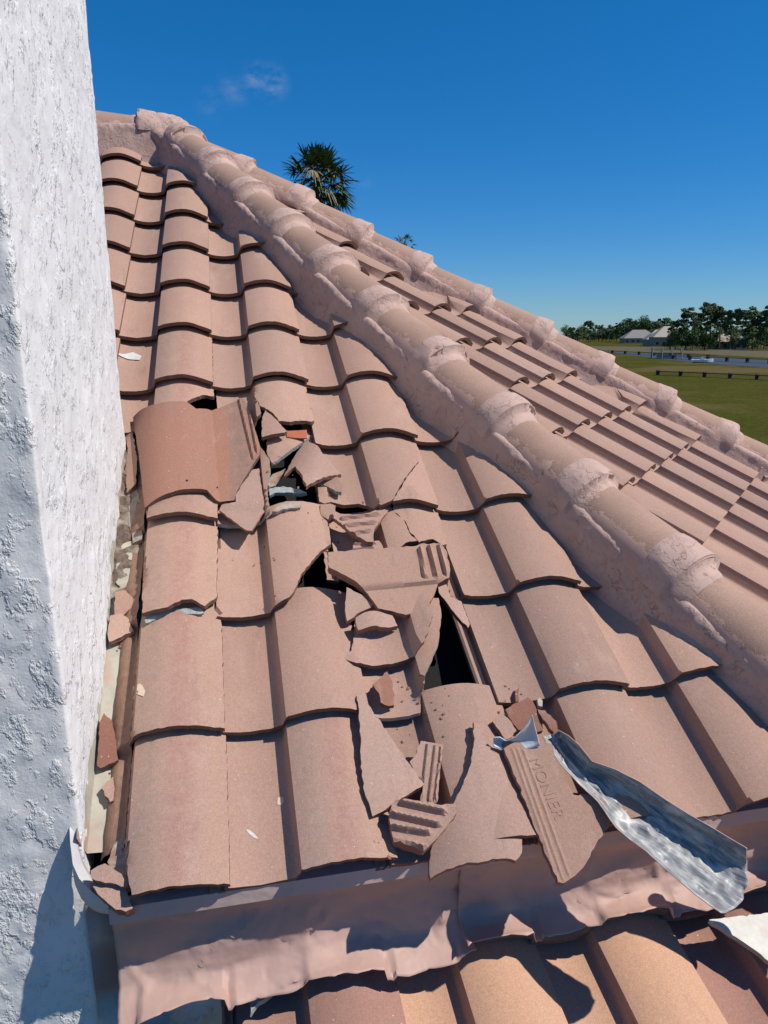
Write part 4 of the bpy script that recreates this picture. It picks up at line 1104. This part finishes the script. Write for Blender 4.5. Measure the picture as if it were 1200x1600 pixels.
flat('far_marsh', [gpt(px, py) + Vector((0, 0, .03)) for px, py in ((915, 541), (1000, 542), (1200, 547), (1400, 553), (1400, 569), (1230, 561), (1130, 555), (1060, 551), (1000, 550), (915, 548))], mud)

def leafm(name, c1, c2):
    m_, t, b = mat(name, .8); v = coords(t); oi = N(t, 'ShaderNodeObjectInfo')
    base = mixc(t, rampf(t, nz(t, v, .9, 3), .35, .65), c1, c2); base = mixc(t, mth(t, 'MULTIPLY', oi.outputs['Random'], .5), base, tuple(x * .6 for x in c1))
    t.links.new(base, b.inputs['Base Color']); return m_
M_PINE = leafm('pine_needles', (.065, .10, .04), (.11, .15, .055)); M_BUSH = leafm('broad_leaves', (.05, .095, .03), (.09, .14, .04)); M_BARK = plain('bark', (.13, .10, .08))
def tube(verts, faces, pts, rad, n=7):
    base = len(verts)
    for p, r in zip(pts, rad):
        for k in range(n): a = 2 * math.pi * k / n; verts.append((p[0] + r * math.cos(a), p[1] + r * math.sin(a), p[2]))
    for i in range(len(pts) - 1):
        for k in range(n): a = base + i * n + k; c_ = base + i * n + (k + 1) % n; faces.append((a, c_, c_ + n, a + n))
def tree_mesh(seed, kind):
    r = random.Random(seed); H = 1.0
    tv, tf = [], []; cv, cf = [], []
    lean = (r.uniform(-.03, .03), r.uniform(-.03, .03))
    tube(tv, tf, [(lean[0] * z, lean[1] * z, z) for z in (0, .3, .6, .95)], [.018, .014, .010, .004])
    blobs = []
    if kind == 'pine':
        nb = r.randint(11, 16)
        for k in range(nb):
            z = r.uniform(.50, .97); rad = (.20 if z < .75 else .13) * r.uniform(.5, 1.1); a = r.uniform(0, 6.28)
            c_ = (lean[0] + rad * math.cos(a), lean[1] + rad * math.sin(a), z); blobs.append((c_, r.uniform(.05, .10), .55))
            tube(tv, tf, [(lean[0] * z, lean[1] * z, z - .05), c_], [.006, .002], 4)
    else:
        for k in range(15):
            a = r.uniform(0, 6.28); z = r.uniform(.18, .88); rad = r.uniform(0, .34) * math.sin(math.pi * min(1, z + .08)) ** .5
            c_ = (rad * math.cos(a), rad * math.sin(a), z); blobs.append((c_, r.uniform(.10, .18), .8))
            tube(tv, tf, [(0, 0, max(.05, z - .2)), c_], [.008, .003], 4)
    for (c_, br, fl) in blobs:
        for k in range(int(100 if kind == 'pine' else 130)):
            d = Vector((r.gauss(0, 1), r.gauss(0, 1), r.gauss(0, 1))).normalized() * br * r.uniform(.45, 1.05); d.z *= fl
            p = Vector(c_) + d; s = r.uniform(.015, .033)
            u = Vector((r.gauss(0, 1), r.gauss(0, 1), r.gauss(0, 1))).normalized(); w = u.orthogonal().normalized() * s; u = u * s
            i0 = len(cv); cv.extend([p - u, p + w * .7, p + u, p - w * .7]); cf.append((i0, i0 + 1, i0 + 2, i0 + 3))
    a = bpy.data.meshes.new('trunk'); a.from_pydata(tv, [], tf); finish(a, [M_BARK])
    b_ = bpy.data.meshes.new('crown'); b_.from_pydata(cv, [], cf); finish(b_, [M_PINE if kind == 'pine' else M_BUSH], smooth=False)
    return a, b_
PINES = [tree_mesh(100 + k, 'pine') for k in range(6)]; BUSH = [tree_mesh(200 + k, 'bush') for k in range(5)]
# list of far trees: spot across the view, distance (m), height (m), kind
TR = []
r = random.Random(11)
for k in range(29): TR.append((884 + k * 5.7 + r.uniform(-2, 2), r.uniform(720, 800), r.uniform(11, 17), 'bush'))
for k in range(14): TR.append((915 + k * 9 + r.uniform(-3, 3), r.uniform(700, 760), r.uniform(15, 19), 'pine'))
for k in range(26): TR.append((1046 + k * 7.2 + r.uniform(-2.5, 2.5), r.uniform(375, 440), r.uniform(8, 12.5), 'bush'))
for k, (px, hh) in enumerate(((1056, 14), (1071, 20), (1080, 15), (1094, 18), (1101, 22.5), (1108, 21), (1117, 19), (1124, 20), (1133, 16), (1141, 18.5), (1149, 15), (1158, 19), (1166, 20.5), (1175, 17), (1184, 19), (1194, 20.5), (1206, 22), (1220, 19), (1048, 12), (1088, 13), (1128, 14), (1180, 14.5), (1066, 13))):
    TR.append((px, r.uniform(385, 430), hh, 'pine'))
for k in range(13): TR.append((978 + k * 6.2 + r.uniform(-2, 2), r.uniform(660, 700), r.uniform(18, 23), 'pine' if k % 2 else 'bush'))
TR.sort()
small = ['low', 'mid height', 'tall', 'very tall']
def ordn(k): return ['first', 'second', 'third', 'fourth', 'fifth', 'sixth', 'seventh', 'eighth', 'ninth', 'tenth', 'eleventh', 'twelfth', 'thirteenth', 'fourteenth', 'fifteenth', 'sixteenth', 'seventeenth', 'eighteenth', 'nineteenth', 'twentieth',
    'twenty-first', 'twenty-second', 'twenty-third', 'twenty-fourth', 'twenty-fifth', 'twenty-sixth', 'twenty-seventh', 'twenty-eighth', 'twenty-ninth', 'thirtieth', 'thirty-first', 'thirty-second', 'thirty-third', 'thirty-fourth', 'thirty-fifth', 'thirty-sixth'][k]
cnts = {}
for n_, (px, dist, hh, kind) in enumerate(TR):
    tr, cr = (PINES if kind == 'pine' else BUSH)[n_ % (6 if kind == 'pine' else 5)]
    P_ = polar(px, dist); e_ = empty('pine_tree' if kind == 'pine' else 'broadleaf_tree', P_)
    key = ('pine' if kind == 'pine' else 'leafy', 'far' if dist > 600 else 'near'); k = cnts.get(key, 0); cnts[key] = k + 1
    tag(e_, {('pine', 'far'): 'small hazy pine in the distant left treeline, %s pine from its left end', ('leafy', 'far'): 'low round crown in the distant left treeline, %s from its left end',
             ('pine', 'near'): 'tall open crowned pine on the nearer right bank, %s pine from the left', ('leafy', 'near'): 'bushy dark tree low on the nearer right bank, %s such tree from the left'}[key] % ordn(k), 'tree',
        'trees on the far bank of the marsh')
    rz = Matrix.Rotation(n_ * 2.4, 4, 'Z'); ws = hh * (1.0 if kind == 'pine' else 1.15)
    for nm, me in (('trunk', tr), ('crown', cr)):
        link(nm, me, e_, Matrix.Translation(P_) @ rz @ Matrix.Diagonal((ws, ws, hh, 1)))
# houses
M_HWALL = plain('house_wall', (.34, .27, .21)); M_HROOF = plain('pale_roof', (.42, .37, .30)); M_HROOF2 = plain('grey_roof', (.25, .24, .22)); M_WIN = plain('dark_glass', (.03, .035, .04), .2)
def house(px, dist, wd, dp, hw, hr, rmat, label, wall=None):
    P_ = polar(px, dist); d = (P_ - CAM); hd = math.atan2(d.x, d.y); e_ = empty('far_house', P_)
    F_ = Matrix.Translation(P_) @ Matrix.Rotation(-hd + .25, 4, 'Z'); tag(e_, label, 'house')
    bm = bmesh.new(); boxm(bm, (-wd / 2, -dp / 2, 0), (wd / 2, dp / 2, hw)); bmesh.ops.recalc_face_normals(bm, faces=bm.faces)
    me = bpy.data.meshes.new('wall'); bm.to_mesh(me); bm.free(); me.materials.append(wall or M_HWALL); link('wall', me, e_, F_)
    o_ = .7; a = wd / 2 + o_; b_ = dp / 2 + o_; rr = a - b_ if a > b_ else .5
    me = bpy.data.meshes.new('roof'); me.from_pydata([(-a, -b_, hw), (a, -b_, hw), (a, b_, hw), (-a, b_, hw), (-rr, 0, hw + hr), (rr, 0, hw + hr)], [], [(0, 1, 5, 4), (1, 2, 5), (2, 3, 4, 5), (3, 0, 4), (3, 2, 1, 0)])
    me.materials.append(rmat); link('roof', me, e_, F_)
    n = max(2, int(wd / 4))
    for k in range(n):
        x = -wd / 2 + wd * (k + .5) / n; bm = bmesh.new(); boxm(bm, (x - .8, -dp / 2 - .05, 1.0), (x + .8, -dp / 2 + .02, 2.5)); bmesh.ops.recalc_face_normals(bm, faces=bm.faces)
        me = bpy.data.meshes.new('window'); bm.to_mesh(me); bm.free(); me.materials.append(M_WIN); link('window', me, e_, F_)
house(997, 640, 26, 16, 4, 6.5, M_HROOF2, 'distant grey roofed house in front of the left treeline')
house(1026, 520, 15, 12, 4, 6, M_HROOF, 'distant house with a low cream roof, left of the larger cream roofed one')
house(1043, 500, 20, 14, 5.5, 6.5, M_HROOF, 'larger distant house with a bright cream hip roof')
house(1129, 412, 12, 9, 3.6, 3.8, M_HROOF, 'pale roofed house half hidden among the pines on the right')
house(1156, 408, 6, 6, 5.2, 2.0, M_HROOF2, 'small white walled house between the right hand pines', plain('white_wall', (.55, .54, .52)))
# docks
M_DOCK = plain('dock_wood', (.06, .05, .045))
def dock(a, b, label, zt=1.2, wd=1.4, step=4.5):
    A, B = gpt(*a), gpt(*b); d = (B - A); L = d.length; d.normalize(); hd = math.atan2(d.y, d.x)
    e_ = empty('wooden_dock', A); F_ = Matrix.Translation(A) @ Matrix.Rotation(hd, 4, 'Z'); tag(e_, label, 'dock')
    bm = bmesh.new(); boxm(bm, (0, -wd / 2, zt), (L, wd / 2, zt + .14)); bmesh.ops.recalc_face_normals(bm, faces=bm.faces)
    me = bpy.data.meshes.new('deck'); bm.to_mesh(me); bm.free(); me.materials.append(M_DOCK); link('deck', me, e_, F_)
    bm = bmesh.new(); boxm(bm, (-.1, -wd / 2 - .05, -.6), (.1, wd / 2 + .05, zt + .3)); bmesh.ops.recalc_face_normals(bm, faces=bm.faces)
    pm = bpy.data.meshes.new('post'); bm.to_mesh(pm); bm.free(); pm.materials.append(M_DOCK)
    for k in range(min(90, int(L / step) + 1)): link('post', pm, e_, F_ @ Matrix.Translation((k * step, 0, 0)))
dock((1028, 586), (1290, 598), 'nearest dock, a long low walkway over the green marsh', zt=.7, wd=1.0, step=5)
dock((1052, 561), (1290, 572), 'middle dock crossing the creek behind the white boat', zt=1.0, wd=1.0, step=8)
dock((905, 549), (1120, 561), 'farthest dock running in front of the cream roofed houses', zt=.9, wd=1.0, step=12)
# boat lift and boat
P_ = gpt(1041, 560); e_ = empty('boat_lift', P_); tag(e_, 'boat lift with tall pilings standing in the creek', 'boat lift')
F_ = Matrix.Translation(P_) @ Matrix.Rotation(-.5, 4, 'Z')
bm = bmesh.new(); boxm(bm, (-4.5, -2.5, 1.4), (4.5, 2.5, 1.7)); me = bpy.data.meshes.new('deck'); bmesh.ops.recalc_face_normals(bm, faces=bm.faces); bm.to_mesh(me); bm.free(); me.materials.append(M_DOCK); link('deck', me, e_, F_)
for x in (-4.5, -1.5, 1.5, 4.5):
    for y in (-2.5, 2.5):
        v_, f_ = [], []; tube(v_, f_, [(x, y, -.5), (x, y, 3.4)], [.2, .18]); me = bpy.data.meshes.new('piling'); me.from_pydata(v_, [], f_); finish(me, [plain('weathered_piling', (.30, .29, .27))]); link('piling', me, e_, F_)
bm = bmesh.new(); boxm(bm, (-3, -1.2, .2), (3, 1.2, 1.2)); bmesh.ops.recalc_face_normals(bm, faces=bm.faces)
me = bpy.data.meshes.new('float'); bm.to_mesh(me); bm.free(); me.materials.append(plain('pale_float', (.5, .53, .56))); link('float', me, e_, F_)
P_ = gpt(1097, 567); e_ = empty('small_boat', P_); tag(e_, 'small white boat moored on the creek by the docks', 'boat'); F_ = Matrix.Translation(P_) @ Matrix.Rotation(-.35, 4, 'Z')
v_ = []; f_ = []
secs = [(-2.6, .95, .9), (-1.2, 1.0, .9), (.6, .95, .95), (1.9, .6, 1.05), (2.9, .05, 1.2)]
for (x, w_, h_) in secs: v_ += [(x, -w_, h_), (x, -w_ * .8, .25), (x, 0, .0), (x, w_ * .8, .25), (x, w_, h_), (x, w_ * .8, h_ - .1), (x, -w_ * .8, h_ - .1)]
for i in range(4):
    for k in range(7): a = i * 7 + k; c_ = i * 7 + (k + 1) % 7; f_.append((a, c_, c_ + 7, a + 7))
f_.append((0, 1, 2, 3, 4, 5, 6)); me = bpy.data.meshes.new('hull'); me.from_pydata(v_, [], f_); finish(me, [plain('white_hull', (.75, .75, .73), .4)], 30); link('hull', me, e_, F_)
bm = bmesh.new(); boxm(bm, (-.5, -.4, .8), (.4, .4, 1.6)); bmesh.ops.recalc_face_normals(bm, faces=bm.faces); me = bpy.data.meshes.new('console'); bm.to_mesh(me); bm.free(); me.materials.append(plain('grey_console', (.4, .42, .43))); link('console', me, e_, F_)

# ------------------------------------------------------------------ palms behind the roof
M_FROND = leafm('palm_green', (.075, .12, .035), (.13, .17, .06)); M_DRY = leafm('dry_frond', (.30, .25, .13), (.22, .20, .10))
def palm(px, py, dist, R0, label, nf, seed, wind=(.35, 0)):
    r = random.Random(seed); d = ray(px, py); C = CAM + d * (dist / Vector((d.x, d.y)).length)
    base = Vector((C.x, C.y, GZ)); e_ = empty('fan_palm', base); tag(e_, label, 'palm tree')
    v_, f_ = [], []; H = C.z - R0 * .35 - GZ
    tube(v_, f_, [(.04 * math.sin(z * 1.3), 0, z) for z in [H * k / 12 for k in range(13)]], [.26 - .08 * k / 12 for k in range(13)], 12)
    me = bpy.data.meshes.new('trunk'); me.from_pydata(v_, [], f_); finish(me, [M_BARK]); link('trunk', me, e_, Matrix.Translation(base))
    cv, cf, mi = [], [], []
    c0 = C - Vector((0, 0, R0 * .35))
    def blade(p, u, L, w, droop, m_i):
        sdv = u.cross(Vector((r.uniform(-.3, .3), r.uniform(-.3, .3), 1))).normalized(); prevv = None; n = 5
        for k in range(n + 1):
            t = k / n; q = p + u * L * t - Vector((0, 0, droop * L * t * t)); ww = w * (math.sin(math.pi * min(.98, .18 + t * .8))) 
            cv.extend([q - sdv * ww, q + sdv * ww]); i0 = len(cv)
            if k: cf.append((i0 - 4, i0 - 3, i0 - 1, i0 - 2)); mi.append(m_i)
    for f in range(nf):
        a = r.uniform(0, 6.283); el = r.uniform(-.55, 1.35) if f > 4 else r.uniform(-1.2, -.7)
        u = Vector((math.cos(a) * math.cos(el), math.sin(a) * math.cos(el), math.sin(el)))
        u = (u + RT * wind[0] * .3).normalized(); L = R0 * r.uniform(.5, .68)
        tip = c0 + u * L; mi_ = 1 if el < -.6 or r.random() < .12 else 0
        blade(c0, u, L, .02, .1, mi_)
        s1 = u.cross(Vector((0, 0, 1))).normalized(); s2 = s1.cross(u).normalized(); tw = r.uniform(-.6, .6); s1 = (s1 * math.cos(tw) + s2 * math.sin(tw))
        for k in range(17):
            b_ = R_(-95 + 190 * k / 16); dd = (u * math.cos(b_) + s1 * math.sin(b_) + s2 * r.uniform(-.1, .18)).normalized()
            blade(tip, dd, R0 * .46 * (1 - .25 * abs(b_) / 1.6) * r.uniform(.85, 1.1), .022 * R0, r.uniform(.1, .45) + (.5 if mi_ else 0), mi_)
    me = bpy.data.meshes.new('crown'); me.from_pydata([v - base for v in cv], [], cf); me.polygons.foreach_set('material_index', mi); finish(me, [M_FROND, M_DRY], smooth=False)
    link('crown', me, e_, Matrix.Translation(base))
palm(495, 268, 26, 1.4, 'fan palm with a wind blown crown rising behind the roof ridge', 80, 5)
palm(632, 374, 60, .95, 'tip of a smaller palm just showing over the far ridge', 24, 9)
print('tiles as parts', nparts, 'far', nfar)
